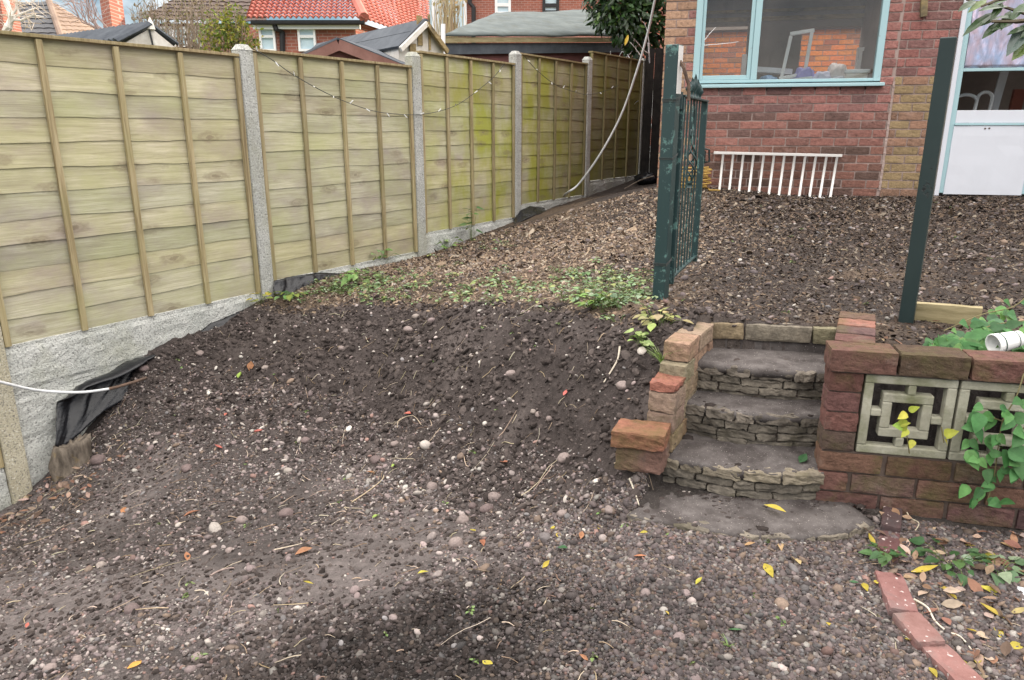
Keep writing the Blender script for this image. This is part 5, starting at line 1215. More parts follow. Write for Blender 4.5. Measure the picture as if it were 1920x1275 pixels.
q = gpix(160, 812) + UP * .06; m = MB(); m.rbox(q + Vector((-.05, .03, -.03)), Vector((.075, -.02, .035)), Vector((-.03, .01, .085)), Vector((.015, .03, 0)), 4, .005, 25, .1, (.38, .22, .17)); tag(m.build('brick_shard', M['sbrick'], None), 'pale brick shard propped against black plastic above the stump', 'brick')

# ------------------------------------------------------------------ stones, chips and litter on the ground
IV1, IF1 = ico(1); IV2, IF2 = ico(2)
def vis(x, y, mg=.12):                                          # keep to what the garden view can show, with a margin
    t = x / y; return (t > -.86 - mg) & (t < .80 + mg)
def scatter(name, x, y, a, b, c, cols, mat, hi=True, tilt=.25, sink=.35, lab=None, lift=0.0, jitter=.18, smooth=True):
    n = len(x); V0, F0 = (IV2, IF2) if hi else (IV1, IF1); k = len(V0)
    yaw = rng.uniform(0, 2 * np.pi, n); tx, ty = rng.normal(0, tilt, n), rng.normal(0, tilt, n)
    P = np.repeat(V0[None], n, 0) * (1 + rng.normal(0, jitter, (n, k, 1)) * .5); P = P * np.stack([a, b, c], -1)[:, None, :]
    cz, sz = np.cos(yaw)[:, None], np.sin(yaw)[:, None]; X = P[..., 0] * cz - P[..., 1] * sz; Y = P[..., 0] * sz + P[..., 1] * cz; Z = P[..., 2] + X * tx[:, None] + Y * ty[:, None]
    z0 = G(x, y) + c * (1 - 2 * sink) + lift
    Vv = np.stack([X + x[:, None], Y + y[:, None], Z + z0[:, None]], -1).reshape(-1, 3)
    Ff = (F0[None] + (np.arange(n) * k)[:, None, None]).reshape(-1, 3); Cc = np.repeat(cols, k, 0)
    return np_mesh(name, Vv, Ff, Cc, mat, smooth)
PAL = np.array([(.30, .235, .225), (.235, .18, .175), (.37, .31, .29), (.45, .40, .36), (.17, .135, .135), (.56, .52, .47), (.28, .20, .15), (.33, .20, .17), (.22, .205, .205)])
def pcol(n, w, br=1.0, mud=.35):
    i = rng.choice(len(PAL), n, p=np.array(w) / sum(w)); k = np.clip(rng.normal(mud, .25, (n, 1)), 0, .95)
    return np.clip((PAL[i] * (1 - k) + np.array([.060, .050, .047]) * k) * rng.uniform(.75, 1.2, (n, 1)) * br, 0, .9)
def pts_in(n, x0, x1, y0, y1, dens):
    x = rng.uniform(x0, x1, n); y = rng.uniform(y0, y1, n); k = vis(x, y) & (rng.uniform(0, 1, n) < dens(x, y)) & (x > FS * y - FC + .09); return x[k], y[k]
def pocket(x, y): return inpoly(x, y, WPOLY)
def stairs(x, y): return inpoly(x, y, [(.42, 2.1), (.52, 2.62), (.72, 3.08), (1.42, 3.0), (1.2, 2.4), (3.5, 1.9), (3.5, 2.15), (1.25, 2.62), (1.6, 2.25), (1.3, 2.12), (.95, 2.06), (.6, 2.1)])
def on_slab(x, y): return inpoly(x, y, [(.40, 2.30), (.58, 2.22), (.8, 2.19), (1.03, 2.17), (1.15, 2.22), (1.2, 2.3), (1.1, 2.45), (1.4, 3.0), (.8, 3.1), (.6, 2.62)])
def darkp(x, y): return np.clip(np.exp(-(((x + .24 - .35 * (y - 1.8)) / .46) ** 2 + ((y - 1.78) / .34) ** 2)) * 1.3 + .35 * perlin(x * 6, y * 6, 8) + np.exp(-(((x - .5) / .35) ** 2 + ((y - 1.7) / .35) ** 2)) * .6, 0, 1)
# dense small gravel to the right below the steps
x, y = pts_in(210000, -.15, 2.3, 1.25, 2.5, lambda x, y: sstep(-.1, .55, x + .25 * perlin(x * 3, y * 3, 5)) * ~on_slab(x, y) * (y < 2.36 - .2 * (x - 1.1)) * .85)
n = len(x); s = rng.lognormal(np.log(.0046), .36, n)
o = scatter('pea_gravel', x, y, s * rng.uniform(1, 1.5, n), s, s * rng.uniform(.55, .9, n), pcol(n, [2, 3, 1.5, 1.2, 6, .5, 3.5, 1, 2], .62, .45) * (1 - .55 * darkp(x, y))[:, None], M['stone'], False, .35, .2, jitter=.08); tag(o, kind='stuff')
# grit and small stones on the lower left ground
dl = lambda x, y: .95 * np.clip(.22 + .55 * fbm(x * 2.2, y * 2.2, 3, 12) + .3 * (y < 2.1) + .35 * (crest(x, y) > -1.6) * (crest(x, y) < -.9), .05, 1) * (crest(x, y) < -.85) * (x < .75) * ~on_slab(x, y)
x, y = pts_in(180000, -3.6, .75, 1.3, 4.8, dl); n = len(x); s = rng.lognormal(np.log(.0037), .45, n)
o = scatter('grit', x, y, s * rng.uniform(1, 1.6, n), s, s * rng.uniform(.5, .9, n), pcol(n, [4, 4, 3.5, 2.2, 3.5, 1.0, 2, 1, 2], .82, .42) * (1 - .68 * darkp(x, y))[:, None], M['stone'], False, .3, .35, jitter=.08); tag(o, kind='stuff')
# larger pebbles scattered over the lower ground
x, y = pts_in(5200, -3.4, .9, 1.3, 4.7, lambda x, y: (crest(x, y) < -.7) * ~on_slab(x, y) * .8 * np.clip(.15 + .6 * fbm(x * 1.7, y * 1.7, 2, 33) + .5 * ((crest(x, y) > -1.7) & (crest(x, y) < -1.0)), .05, 1)); n = len(x); s = rng.lognormal(np.log(.0088), .34, n)
o = scatter('small_pebbles', x, y, s * rng.uniform(1, 1.5, n), s, s * rng.uniform(.55, .85, n), pcol(n, [4, 3, 3.5, 1.8, 2, .8, 1.2, .9, 1], .85, .25), M['stone'], True, .25, .3, jitter=.05); tag(o, kind='stuff')
# pale stones stuck in the cut bank
x, y = pts_in(22000, -2.6, .62, 2.3, 5.6, lambda x, y: (crest(x, y) > -1.5) * (crest(x, y) < -.02) * ~pocket(x, y) * np.clip(.13 + .28 * fbm(x * 3, y * 3, 2, 53), .02, 1)); n = len(x); s = rng.lognormal(np.log(.0046), .50, n)
o = scatter('bank_stones', x, y, s * rng.uniform(1, 1.5, n), s, s * rng.uniform(.55, .95, n), pcol(n, [3, 2, 4, 4, .6, 2.5, .7, .7, 1], .95, .2), M['stone'], True, .3, .3, jitter=.07); tag(o, kind='stuff')
# crumbs of soil
x, y = pts_in(120000, -3, 1.0, 1.4, 5.6, lambda x, y: np.where((crest(x, y) > -1.4) & (crest(x, y) < .1), .75, .28 + .7 * darkp(x, y)) * (crest(x, y) < .1) * ~pocket(x, y) * np.clip(.6 + .9 * fbm(x * 2.5, y * 2.5, 3, 63), 0, 1)); n = len(x); s = np.minimum(rng.lognormal(np.log(.0058), .52, n), np.where(crest(x, y) > -1.3, .019, .009))
o = scatter('soil_crumbs', x, y, s * rng.uniform(1, 1.5, n), s, s * rng.uniform(.6, .95, n), np.array([(.060, .049, .045)]) * rng.uniform(.5, 1.7, (n, 1)) * (1 - .55 * darkp(x, y))[:, None], M['clod'], True, .4, .4, jitter=.16, smooth=False); tag(o, kind='stuff')
# bark chips and leaf mould on the terrace
def tdens(x, y): return (crest(x, y) > -.03) * ~pocket(x, y) * ((x - HA.x) * HM.x + (y - HA.y) * HM.y < -.03)
x, y = pts_in(300000, -2.6, 5.2, 2.3, 11.5, lambda x, y: tdens(x, y) * np.clip(5.5 / y, .25, 1)); n = len(x); s = rng.lognormal(np.log(.0060), .42, n) * np.clip(y / 5, .8, 1.3)
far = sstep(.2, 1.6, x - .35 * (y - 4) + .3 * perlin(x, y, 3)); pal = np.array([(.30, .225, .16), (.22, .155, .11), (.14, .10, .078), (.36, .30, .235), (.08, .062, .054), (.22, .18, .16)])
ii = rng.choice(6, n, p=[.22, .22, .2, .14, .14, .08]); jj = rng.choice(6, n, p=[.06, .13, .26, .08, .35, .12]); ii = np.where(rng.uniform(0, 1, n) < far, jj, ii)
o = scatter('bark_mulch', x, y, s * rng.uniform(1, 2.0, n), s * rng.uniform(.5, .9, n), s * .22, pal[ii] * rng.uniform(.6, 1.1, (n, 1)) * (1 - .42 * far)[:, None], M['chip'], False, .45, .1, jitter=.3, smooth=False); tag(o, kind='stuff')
x, y = pts_in(5000, -1.5, 5, 2.4, 8.5, lambda x, y: tdens(x, y) * .5); n = len(x); s = rng.lognormal(np.log(.010), .3, n)
o = scatter('terrace_pebbles', x, y, s * 1.3, s, s * .7, pcol(n, [2, 2, 2, 1.2, 2, .5, 1, .6, 1], .75), M['stone'], False, .25, .3, jitter=.08); tag(o, kind='stuff')
# soil washed over the steps
def on_tread(n_, k, smin, smax):
    z, px, h = TREADS[k]; fr = [at(a, b_, z=z) for a, b_ in px]; out = []
    for _ in range(n_):
        f = lr.random() * (len(fr) - 1); i = int(f); p = fr[i].lerp(fr[min(i + 1, len(fr) - 1)], f - i) + HM * (lr.random() ** .6) * .26
        out.append(Vector((p.x, p.y, z + .004)))
    return out
for nm, cnt, sz, cs, mt in (('step_soil', (1900, 900, 800, 800), (.0036, .55), (.048, .039, .036), 'clod'), ('step_grit', (60, 40, 40, 40), (.0042, .35), None, 'stone')):
    Q = [p for k in range(4) for p in on_tread(cnt[k], k, 0, 0)]; n = len(Q); xyz = np.array([tuple(p) for p in Q]); s = rng.lognormal(np.log(sz[0]), sz[1], n)
    V0 = IV1; P = V0[None] * (1 + rng.normal(0, .15, (n, 12, 1))) * (s[:, None] * np.array([1.3, 1.0, .6]))[:, None, :] + xyz[:, None, :]
    cc = np.repeat(np.array([cs]) * rng.uniform(.6, 1.5, (n, 1)) if cs else pcol(n, [1, 1, 3, 4, 1, 4, 1, 1, 1]), 12, 0)
    tag(np_mesh(nm, P.reshape(-1, 3), (IF1[None] + (np.arange(n) * 12)[:, None, None]).reshape(-1, 3), cc, M[mt]), kind='stuff')

# cobbles one can pick out
CB = [(538, 959, 26, 1, 'rounded mauve cobble lying alone left of centre on the lower ground'), (248, 1139, 29, 1, 'large mauve cobble lying alone at the lower left of the ground'), (913, 951, 24, 1, 'mauve cobble just below a paler one at the centre of the gravel'), (927, 928, 23, 2, 'pinkish grey cobble above the mauve one near the centre'),
      (810, 909, 21, 5, 'whitest angular cobble in the middle of the ground'), (855, 1014, 29, 2, 'split pink cobble beside a yellow leaf near the centre'), (1058, 855, 27, 2, 'flat pinkish cobble halfway between the mound and the steps'), (959, 700, 19, 3, 'pale round cobble standing out in the middle of the dark bank'), (766, 617, 19, 3, 'pale round cobble near the top of the dark bank'),
      (1167, 722, 24, 2, 'pink oval cobble on the cut soil just left of the buff stair wall'), (1143, 955, 20, 2, 'round pink cobble left of the lowest step'), (1055, 961, 20, 3, 'pale cobble with a yellow leaf under it left of the steps'), (1022, 1005, 24, 8, 'grey cracked cobble left of two yellow leaves'),
      (868, 972, 25, 5, 'rough whitish stone between the centre cobbles'), (1099, 1062, 14, 8, 'small grey cobble on the fine gravel'), (886, 946, 16, 1, None), (453, 972, 20, 5, None), (573, 824, 17, 1, None), (540, 880, 15, 5, None), (740, 830, 15, 3, None), (600, 787, 15, 3, None), (780, 592, 14, 3, None), (640, 652, 13, 3, None), (1010, 775, 15, 3, None), (1030, 785, 14, 2, None), (375, 661, 15, 5, None),
      (185, 858, 26, 1, 'flat mauve stone lying against the right side of the stump'), (350, 875, 21, 1, None), (220, 1120, 15, 4, None), (94, 1250, 22, 2, 'pale cobble near the bottom left corner'), (190, 1058, 18, 3, None), (145, 1235, 19, 2, None), (370, 1230, 22, 2, None), (705, 860, 24, 1, 'wide flat mauve stone in the clods at the foot of the bank'), (270, 690, 17, 1, None), (118, 908, 20, 6, 'brown cobble among dead leaves at the foot of the stump'),
      (1548, 1140, 14, 4, None), (1365, 1165, 16, 2, None), (1660, 1110, 26, 4, 'dark round cobble touching the bent row of edging bricks'), (1000, 770, 12, 3, None), (430, 1030, 14, 5, None), (700, 800, 12, 1, None), (885, 665, 12, 3, None), (1245, 960, 12, 3, None), (1290, 1080, 14, 3, None), (497, 689, 12, 3, None), (985, 640, 11, 3, None), (865, 745, 10, 3, None)]
for k, (px, py, sz, pc, lab) in enumerate(CB):
    q = gpix(px, py + sz * .25); dep = q.y * math.cos(TH) - q.z * math.sin(TH); rr = sz / FOC * dep / 2; m = MB(); V, F_ = ico(3); sd_ = k * 3.7
    yaw = lr.uniform(0, 6.28); ry = Matrix.Rotation(yaw, 3, 'Z'); c_ = tuple((PAL[2 if pc in (3, 5) and k % 3 else pc] * np.array([.70, .66, .65]) * .72 + np.array([.06, .05, .047]) * .28) * lr.uniform(.85, 1.1)); Vs = []
    for v in V:
        v = Vector(v); v = v * (1 + 0.22 * mnoise.noise(v * 1.2 + Vector((sd_, 0, 0))) + .05 * mnoise.noise(v * 3.5 + Vector((sd_, 0, 0)))); Vs.append(q + ry @ Vector((v.x * rr * 1.12, v.y * rr * .95, v.z * rr * .72)) + UP * rr * .22)
    m.add(Vs, [tuple(f) for f in F_], c_); o = m.build('cobble', M['stone'], None, smooth=True)
    tag(o, lab or 'small smooth rounded cobble lying loose on the dark soil and grit', 'cobble', 'loose cobbles on the soil' if not lab else 'picked out cobbles')
# fallen leaves one can count
YL = [(793, 1077, 20, 'y', 'yellow fallen leaf near the dark gritty patch at the centre'), (578, 1100, 19, 'y', 'yellow fallen leaf standing up left of the centre of the ground'), (886, 1002, 26, 'y', 'yellow fallen leaf touching the split pink cobble'), (1453, 955, 40, 'y', 'yellow fallen leaf on the lowest step slab'), (1040, 995, 17, 'y', None), (1047, 1009, 18, 'y', None), (1125, 994, 18, 'y', None), (1023, 1066, 19, 'y', None), (1208, 1003, 17, 'y', None), (1310, 1098, 22, 'y', None),
      (1405, 1028, 20, 't', None), (1463, 1030, 24, 't', None), (1440, 1076, 40, 'y', 'long yellow fallen leaf on the gravel below the lowest step'), (1492, 1058, 34, 't', 'tan fallen leaf next to a dark scrap below the lowest step'), (1555, 1178, 17, 'y', None), (1250, 1154, 14, 'y', None), (1620, 1106, 24, 'y', None), (1642, 1098, 18, 'y', None), (1706, 1209, 28, 'y', 'yellow fallen leaf leaning on the edging bricks'), (1632, 1020, 24, 'y', 'yellow leaf at the end of the dark edging bricks'),
      (1732, 1080, 44, 'y', None), (1775, 1114, 34, 'y', None), (1785, 1124, 22, 'y', None), (1858, 1152, 42, 'y', None), (1872, 1192, 36, 'y', None), (1860, 1115, 42, 'y', None), (1816, 1031, 20, 'y', 'small bright yellow curled leaf in the leaf litter below the pale wall foot'), (1885, 1027, 30, 't', None), (1855, 1052, 36, 'y', None), (1820, 1192, 20, 'y', None), (1832, 1240, 46, 'y', 'torn yellow leaf on pale gravel at the bottom right'), (1802, 1250, 24, 'y', None), (1748, 1268, 26, 'y', None), (1905, 1218, 40, 'y', None), (1908, 1156, 30, 't', None),
      (915, 1254, 36, 'y', 'yellow fallen leaf at the bottom edge on the dark gritty patch'), (255, 1252, 28, 'o', 'orange brown leaf at the bottom edge near the left corner'), (570, 1037, 34, 'r', 'red brown leaf on crossed twigs at the left of centre'), (352, 1047, 26, 'r', 'rust red leaf lying in grit in the left foreground'), (740, 877, 22, 'g', 'light green leaf on dark soil below the bank'), (705, 972, 18, 'g', 'light green leaf left of the central cobbles'), (770, 779, 22, 'p', 'salmon red shard shaped leaf on the middle of the bank'), (470, 692, 24, 'r', 'orange brown leaf on the left side of the bank'), (450, 708, 20, 'g', 'green leaf beside the orange brown one on the bank'), (1060, 743, 17, 'p', 'red scrap of leaf on the bank left of the steps'),
      (700, 890, 24, 'r', None), (945, 872, 26, 'r', None), (360, 965, 30, 'r', None), (232, 960, 26, 'r', None), (52, 1178, 16, 'p', None), (1095, 1240, 18, 'r', None), (1200, 1050, 22, 'r', None), (905, 1022, 24, 'r', None), (1090, 1010, 22, 'r', None), (690, 640, 16, 'r', None), (425, 780, 18, 'p', None), (485, 812, 16, 'p', None), (410, 842, 16, 'p', None), (1505, 862, 36, 'G', 'dark green leaf lying on the lowest full stone step'), (1055, 1035, 22, 'G', 'green crumpled leaf left of the steps'), (1378, 1190, 24, 'G', None), (1600, 1100, 16, 'G', None)]
LC = {'y': (.40, .32, .06), 't': (.40, .29, .15), 'o': (.48, .26, .06), 'r': (.30, .14, .08), 'g': (.34, .46, .10), 'p': (.46, .14, .11), 'G': (.05, .13, .05)}
LGRP = {'y': ('small yellow fallen leaf lying on gravel or leaf litter', 'yellow fallen leaves'), 't': ('tan fallen leaf lying flat on the gravel', 'tan fallen leaves'), 'r': ('curled red brown dead leaf lying on the soil', 'red brown dead leaves'), 'p': ('small salmon red leaf scrap lying on the soil', 'red leaf scraps'), 'G': ('small dark green leaf lying on fine gravel', 'green leaves on gravel')}
tp = {3: None}
for k, (px, py, sz, c, lab) in enumerate(YL):
    q = gpix(px, py) + UP * .008
    z_ = 1 if (px, py) in ((1453, 955), (1505, 862)) else None
    if (px, py) == (1453, 955): q = at(px, py, z=-1.288 + .016)
    if (px, py) == (1505, 862): q = at(px, py, z=-1.186 + .016)
    dep = q.y * math.cos(TH) - q.z * math.sin(TH); L = sz / FOC * dep * 1.08; a = lr.uniform(0, 6.28); d = Vector((math.cos(a) * .8 + .5, math.sin(a), lr.uniform(.0, .25) if z_ is None else .02)); m = MB()
    d.normalize(); m.leaf(q - d * L / 2 + UP * .004, d, UP + rdir(lr) * .35, L, L * lr.uniform(.36, .5), lr.uniform(.15, .6), lr.uniform(-.3, .35), jit(LC[c], .15), 'lance')
    o = m.build('fallen_leaf', M['dryleaf'] if c not in 'gG' else M['leaf'], None); tag(o, lab or LGRP[c][0], 'leaf', LGRP[c][1] if not lab else None)
# dead leaves in the bed on the right and by the stump
m = MB()
DC = [(.20, .12, .08), (.28, .19, .13), (.13, .085, .065), (.33, .25, .18), (.24, .13, .09), (.36, .28, .22)]
for k in range(620):
    if k < 430: x_, y_ = lr.uniform(1.05, 2.2), lr.uniform(1.3, 2.3); ok = y_ < 2.36 - .232 * (x_ - 1.1) and y_ > 1.35 + lr.random() * .6 and x_ > 1.2 - .25 * (2.2 - y_)
    elif k < 560: x_, y_ = lr.gauss(-2.72, .25), lr.gauss(3.85, .25); ok = x_ > FS * y_ - FC + .12
    else: x_, y_ = lr.uniform(1.2, 2.2), lr.uniform(2.5, 2.95); ok = y_ > 2.6 - .232 * (x_ - 1.1)
    if not ok: continue
    a = lr.uniform(0, 6.28); L = lr.uniform(.025, .06); m.leaf(g3(x_, y_, lr.uniform(.004, .02)), Vector((math.cos(a), math.sin(a), lr.uniform(-.1, .45))), UP + rdir(lr) * .6, L, L * lr.uniform(.35, .6), lr.uniform(.1, .5), lr.uniform(-.3, .3), jit(lr.choice(DC), .3), lr.choice(['oval', 'lance']))
tag(m.build('leaf_litter', M['dryleaf'], None), kind='stuff')
# twigs, roots and straw
m = MB()
for k in range(1100):
    r0 = lr.random()
    if r0 < .55: x_, y_ = lr.uniform(-2.9, .5), lr.uniform(1.4, 4.6)
    elif r0 < .72: x_, y_ = lr.uniform(-2.2, .6), lr.uniform(2.6, 5.4)
    elif r0 < .84: x_, y_ = lr.uniform(1.0, 2.2), lr.uniform(1.3, 2.2)
    elif r0 < .92: x_, y_ = lr.gauss(-2.7, .2), lr.gauss(3.95, .3)
    else: x_, y_ = lr.uniform(-1.5, 3.5), lr.uniform(3, 7)
    if x_ < FS * y_ - FC + .12 or bool(on_slab(x_, y_)) : continue
    L = lr.lognormvariate(math.log(.045), .55); a = lr.uniform(0, 6.28); d = Vector((math.cos(a), math.sin(a), 0)); P = []; lift = lr.uniform(.002, .012)
    for i in range(5):
        p = Vector((x_, y_, 0)) + d * L * (i / 4 - .5) + Vector((-d.y, d.x, 0)) * L * .16 * mnoise.noise(Vector((k * .37 + .1, i * .35, 0))); P.append(g3(p.x, p.y, lift + .003 * math.sin(i * .8)))
    c_ = lr.choice([(.33, .26, .18), (.24, .17, .11), (.40, .33, .24), (.16, .11, .08), (.45, .38, .30), (.20, .15, .11)]); rr = lr.uniform(.0008, .0021); m.tube(P, [rr, rr, rr * .9, rr * .8, rr * .5], 4, jit(c_, .2))
tag(m.build('twigs', M['twig'], None), kind='stuff')
RT = [([(1162, 655), (1158, 680), (1145, 702), (1132, 722)], .005, 'long pale root lying on the cut soil left of the stair wall', (.5, .44, .36)), ([(745, 805), (750, 790), (775, 785), (790, 800)], .003, 'looped pale root on the middle of the bank', (.42, .34, .25)), ([(1695, 955), (1705, 975), (1722, 985), (1715, 1000)], .0025, 'loop of pale straw by the foot of the screen wall', (.5, .44, .33)),
      ([(1712, 1130), (1738, 1145), (1752, 1170), (1775, 1190), (1800, 1200), (1820, 1225)], .0035, 'long pale root trailing beside the bent edging bricks', (.55, .49, .40)), ([(395, 1085), (410, 1076), (430, 1071), (440, 1070)], .0045, 'curved dark stick on the grit in the left foreground', (.26, .2, .18)), ([(515, 1035), (545, 1028), (570, 1022)], .003, 'pale straight twig crossing the red brown leaf', (.5, .42, .33)), ([(1180, 905), (1190, 930), (1198, 952)], .004, 'pale stick lying just left of the lowest step', (.5, .45, .36)), ([(660, 945), (690, 925), (715, 905), (720, 895)], .0035, 'forked tan root below the bank left of centre', (.40, .32, .22))]
for P, rr, lab, c_ in RT:
    m = MB(); Q = smooth_path([gpix(x, y) + UP * (rr + .006) for x, y in P], 5); m.tube(Q, [rr * (1 - .5 * i / len(Q)) for i in range(len(Q))], 6, c_); tag(m.build('root', M['twig'], None, smooth=True), lab, 'root')

# ------------------------------------------------------------------ weeds and climbers
WG = [(.10, .20, .05), (.14, .25, .07), (.07, .15, .05), (.19, .30, .12), (.22, .27, .06)]
def weed(m, q, n, R_, h, lsz, cols=WG, shape='heart'):
    for k in range(n):
        a = lr.uniform(0, 6.28); r_ = R_ * lr.random() ** .7; z = h * lr.uniform(.3, 1); p = q + Vector((math.cos(a) * r_, math.sin(a) * r_, z)); s0 = q + Vector((math.cos(a), math.sin(a), 0)) * r_ * .3
        m.tube([s0, s0.lerp(p, .6) + UP * .01, p], .0012, 3, (.12, .17, .05), False)
        L = lsz * lr.uniform(.6, 1.25); m.leaf(p, Vector((math.cos(a), math.sin(a), lr.uniform(-.3, .3))), UP + rdir(lr) * .45, L, L * lr.uniform(.6, .85), .15, .2, jit(lr.choice(cols), .25), shape)
m = MB()
for k in range(340):
    t = lr.random()
    if t < .5: px, py = lr.uniform(640, 1215), lr.gauss(545, 16) - 22 * (lr.random() < .3)
    elif t < .75: px, py = lr.uniform(540, 720), lr.gauss(535, 14)
    elif t < .9: px, py = lr.uniform(1040, 1230), lr.gauss(555, 22)
    else: px, py = lr.uniform(800, 960), lr.gauss(452, 22)
    q = gpix(px, py)
    if crest(q.x, q.y) < -.06 or q.x < FS * q.y - FC + .1: continue
    weed(m, q, lr.randint(3, 9), lr.uniform(.03, .09), lr.uniform(.015, .045), lr.uniform(.018, .036), [(.16, .25, .10), (.22, .32, .15), (.12, .20, .08), (.29, .38, .23), (.30, .33, .12)])
for k in range(90):
    px, py = lr.uniform(300, 1900), lr.uniform(380, 1270); q = gpix(px, py)
    if bool(on_slab(q.x, q.y)): continue
    weed(m, q, lr.randint(1, 4), .015, .012, .014, [(.15, .24, .07), (.2, .27, .1)])
tag(m.build('ground_weeds', M['leaf'], None), kind='stuff')
def plant(name, px, py, lab, n, R_, h, lsz, cols=WG, shape='heart', cat='weed', dz=0.0, pos=None):
    q = pos if pos is not None else gpix(px, py); r_ = thing(name, q, lab, cat); mm = MB(); weed(mm, q + UP * dz, n, R_, h, lsz, cols, shape); mm.build('foliage', M['leaf'], r_); return r_
plant('weed', 712, 496, 'leafy dark green weed at the foot of the second fence panel', 26, .14, .16, .075)
plant('weed', 672, 530, 'bright green weed clump beside the shiny black plastic', 24, .16, .10, .07, [(.16, .28, .09), (.22, .34, .12)])
plant('weed', 885, 452, 'upright green weed growing against the gravel board of the third panel', 14, .06, .34, .085, cat='weed')
plant('weed', 838, 468, 'light green low weed at the foot of the third fence post', 18, .14, .10, .08, [(.24, .36, .12), (.18, .3, .08)])
plant('weed', 1150, 575, 'feathery grey green weed left of the gate post', 40, .09, .09, .03, [(.13, .2, .11), (.18, .26, .14)], 'lance')
plant('weed', 1110, 580, 'lush green weed on the edge of the bank left of the gate', 22, .07, .08, .045, [(.17, .28, .06), (.22, .33, .08)])
plant('weed', 1235, 612, 'yellowish weed above the buff stair wall', 26, .10, .07, .045, [(.36, .36, .14), (.28, .32, .10), (.42, .36, .18)], 'lance')
plant('weed', 1205, 655, 'pale green weed hanging beside the end of the buff wall', 20, .06, .08, .04, [(.24, .34, .1), (.3, .38, .15)])
plant('weed', 545, 560, 'low green leaves spilling over the bank by the concrete post', 22, .16, .07, .06)
plant('weed', 490, 572, 'yellow leaved sprig at the foot of the grey fence post', 12, .07, .09, .05, [(.5, .42, .06), (.35, .38, .08)])
def tuft(px, py, lab, n, h, cols, z=None):
    q = gpix(px, py) if z is None else at(px, py, z=z); r_ = thing('grass_tuft', q, lab, 'grass tuft'); mm = MB()
    for k in range(n):
        a = lr.uniform(0, 6.28); d = Vector((math.cos(a), math.sin(a), 0)); hh = h * lr.uniform(.5, 1.1); mm.sheet([[q + d * t * t * hh * .7 + UP * hh * (t - .25 * t * t) - Vector((-d.y, d.x, 0)) * .0022 * (1 - t * .9) for t in (0, .35, .7, 1)], [q + d * t * t * hh * .7 + UP * hh * (t - .25 * t * t) + Vector((-d.y, d.x, 0)) * .0022 * (1 - t * .9) for t in (0, .35, .7, 1)]], .0006, jit(lr.choice(cols), .2))
    mm.build('blades', M['leaf'], r_)
tuft(1240, 690, 'green grass tuft sprouting on the broken red brick', 34, .13, [(.25, .36, .10), (.32, .42, .16)], z=-.905)
tuft(1365, 1218, 'tiny grass tuft in the fine gravel at the bottom', 12, .04, [(.2, .3, .1)])
# ivy behind and over the screen wall
def vine(name, lab, stems, leaves, cols, cat='climber', mat='leaf'):
    r_ = thing(name, stems[0][0], lab, cat); mm = MB()
    for s_ in stems: mm.tube(smooth_path(s_, 5), .0022, 5, (.16, .14, .07))
    mm.build('stem', M['twig'], r_); ml = MB()
    for (p, d, L) in leaves: ml.leaf(p, d, Vector((lr.uniform(-.3, .3), -.8, .6)), L, L * lr.uniform(.6, .75), .12, .15, jit(lr.choice(cols), .22), 'heart')
    ml.build('leaves', M[mat], r_)
def wallp(px, py, off=.05):                                     # a point a little in front of the screen wall
    r = ray(px, py); k = (WP.dot(WM) - off) / r.dot(WM); return r * k
LV = [(1838, 775, 40), (1830, 800, 34), (1812, 845, 44), (1848, 820, 30), (1862, 780, 34), (1880, 770, 24), (1900, 785, 34), (1895, 775, 26), (1870, 815, 26), (1835, 860, 26), (1890, 845, 40), (1905, 860, 44), (1875, 880, 26), (1850, 880, 30), (1905, 880, 30), (1862, 905, 30), (1840, 915, 30), (1815, 910, 32), (1828, 935, 22), (1852, 936, 22), (1875, 940, 30), (1920, 810, 40), (1875, 760, 20), (1915, 750, 30), (1925, 840, 40), (1855, 850, 26), (1842, 760, 24), (1818, 825, 26)]
vine('climbing_plant', 'green leafy climber trailing down over the second screen block', [[wallp(1920, 700, .03), wallp(1905, 745), wallp(1880, 790), wallp(1870, 850), wallp(1862, 905), wallp(1850, 940)], [wallp(1880, 790), wallp(1850, 785), wallp(1830, 830)], [wallp(1930, 790), wallp(1900, 830), wallp(1880, 880)]],
     [(wallp(x, y, lr.uniform(.04, .09)), Vector((lr.uniform(-1, .8), -.35, lr.uniform(-.9, .2))), s_ / FOC * 2.45 * .95) for x, y, s_ in LV for _ in (0, 1)], [(.06, .17, .05), (.08, .21, .07), (.11, .26, .08)])
vine('climbing_plant', 'yellowing sprig growing through the first screen block', [[wallp(1705, 850, .0), wallp(1700, 815, .02), wallp(1692, 780, .03)], [wallp(1770, 830, .01), wallp(1765, 800, .0)]], [(wallp(x, y, .035), Vector((lr.uniform(-.6, .6), -.3, lr.uniform(-1, .5))), s_ / FOC * 2.5) for x, y, s_ in ((1690, 785, 30), (1700, 775, 24), (1692, 800, 26), (1704, 770, 20), (1712, 825, 18), (1770, 815, 26), (1776, 830, 20), (1685, 795, 20), (1702, 805, 20))], [(.40, .42, .06), (.5, .46, .07), (.25, .38, .07)])
ivl = []
for k in range(130):
    px = lr.uniform(1740, 1935); py = 655 - lr.random() ** 1.4 * (20 + 75 * sstep(1740, 1910, px)); Yq = 2.95 - .45 * (py - 560) / 95; Yq = max(2.48, min(3.0, Yq)); q = at(px, py, Y=Yq)
    ivl.append((q, Vector((lr.uniform(-1, 1), -.5, lr.uniform(-.5, .4))), lr.uniform(.035, .07)))
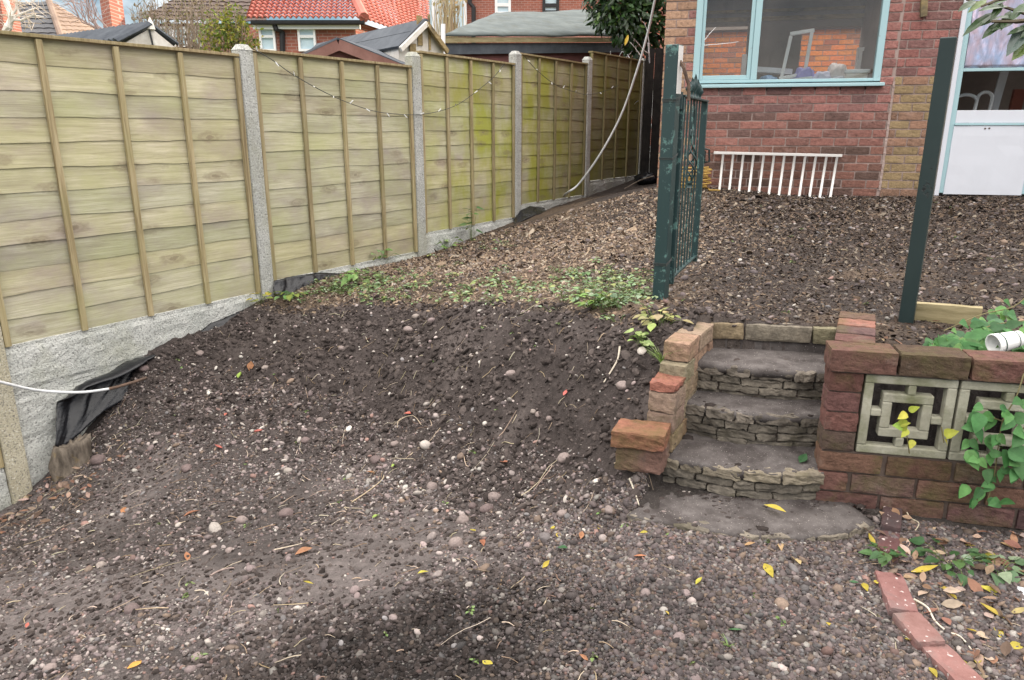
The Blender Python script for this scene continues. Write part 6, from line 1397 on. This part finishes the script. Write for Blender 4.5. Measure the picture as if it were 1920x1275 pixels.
vine('bramble', 'green bramble leaves spreading over the terrace edge behind the paper cup', [[at(1935, 545, Y=2.9), at(1900, 575, Y=2.85), at(1840, 590, Y=2.8), at(1770, 620, Y=2.7)], [at(1935, 600, Y=2.75), at(1860, 610, Y=2.7), at(1790, 640, Y=2.6)]], ivl, [(.07, .18, .06), (.10, .23, .08), (.15, .28, .09), (.06, .14, .06)], 'bramble')
plant('weed', 1665, 0, 'small yellow flowered sprig on the coping by the timber board', 14, .04, .04, .022, [(.52, .50, .06), (.3, .42, .08)], pos=g3(*at(1672, 640, Y=2.62).xy))
plant('weed', 1405, 0, 'dark green weed over the joint of the edging bricks', 16, .045, .03, .035, [(.05, .11, .04), (.08, .15, .05)], pos=g3(*at(1662, 1046, z=-1.31).xy, .02))
plant('weed', 1868, 1070, 'pale spotted leaves on the litter at the right', 14, .07, .03, .05, [(.22, .32, .18), (.12, .2, .1), (.3, .38, .25)])
plant('weed', 1790, 1060, 'dark green low leaves in the litter below the wall', 22, .10, .04, .04, [(.05, .11, .04), (.08, .15, .05)])
m = MB(); q = gpix(1915, 1130); m.rbox(q + Vector((.0, 0, -.006)), Vector((.06, -.015, .01)), Vector((.015, .05, .01)), UP * .012, 5, .008, 30, .1, (.6, .6, .64)); tag(m.build('plastic_scrap', M['plastic'], None), 'white plastic scrap at the right edge of the leaf litter', 'scrap')
q = gpix(1078, 366); m = MB(); 
for k in range(26): 
    d = rdir(lr); d.z = abs(d.z) * .8; m.leaf(q + rdir(lr) * .03 + UP * .04, d, rdir(lr), .11, .035, .3, .4, jit((.40, .27, .16), .25))
tag(m.build('dry_leaf_clump', M['dryleaf'], None), 'clump of curled dry brown leaves where the white line meets the fence', 'leaves')
al = [g3(*at(a_, 330, Y=y_).xy, dz_) for a_, y_, dz_ in ((1172, 9.9, .03), (1200, 9.8, .10), (1226, 9.6, .14))]; m = MB(); m.tube(smooth_path(al), .006, 5, (.2, .16, .13)); tag(m.build('stick', M['twig'], None), 'bare curved stick leaning at the mouth of the alley', 'stick')
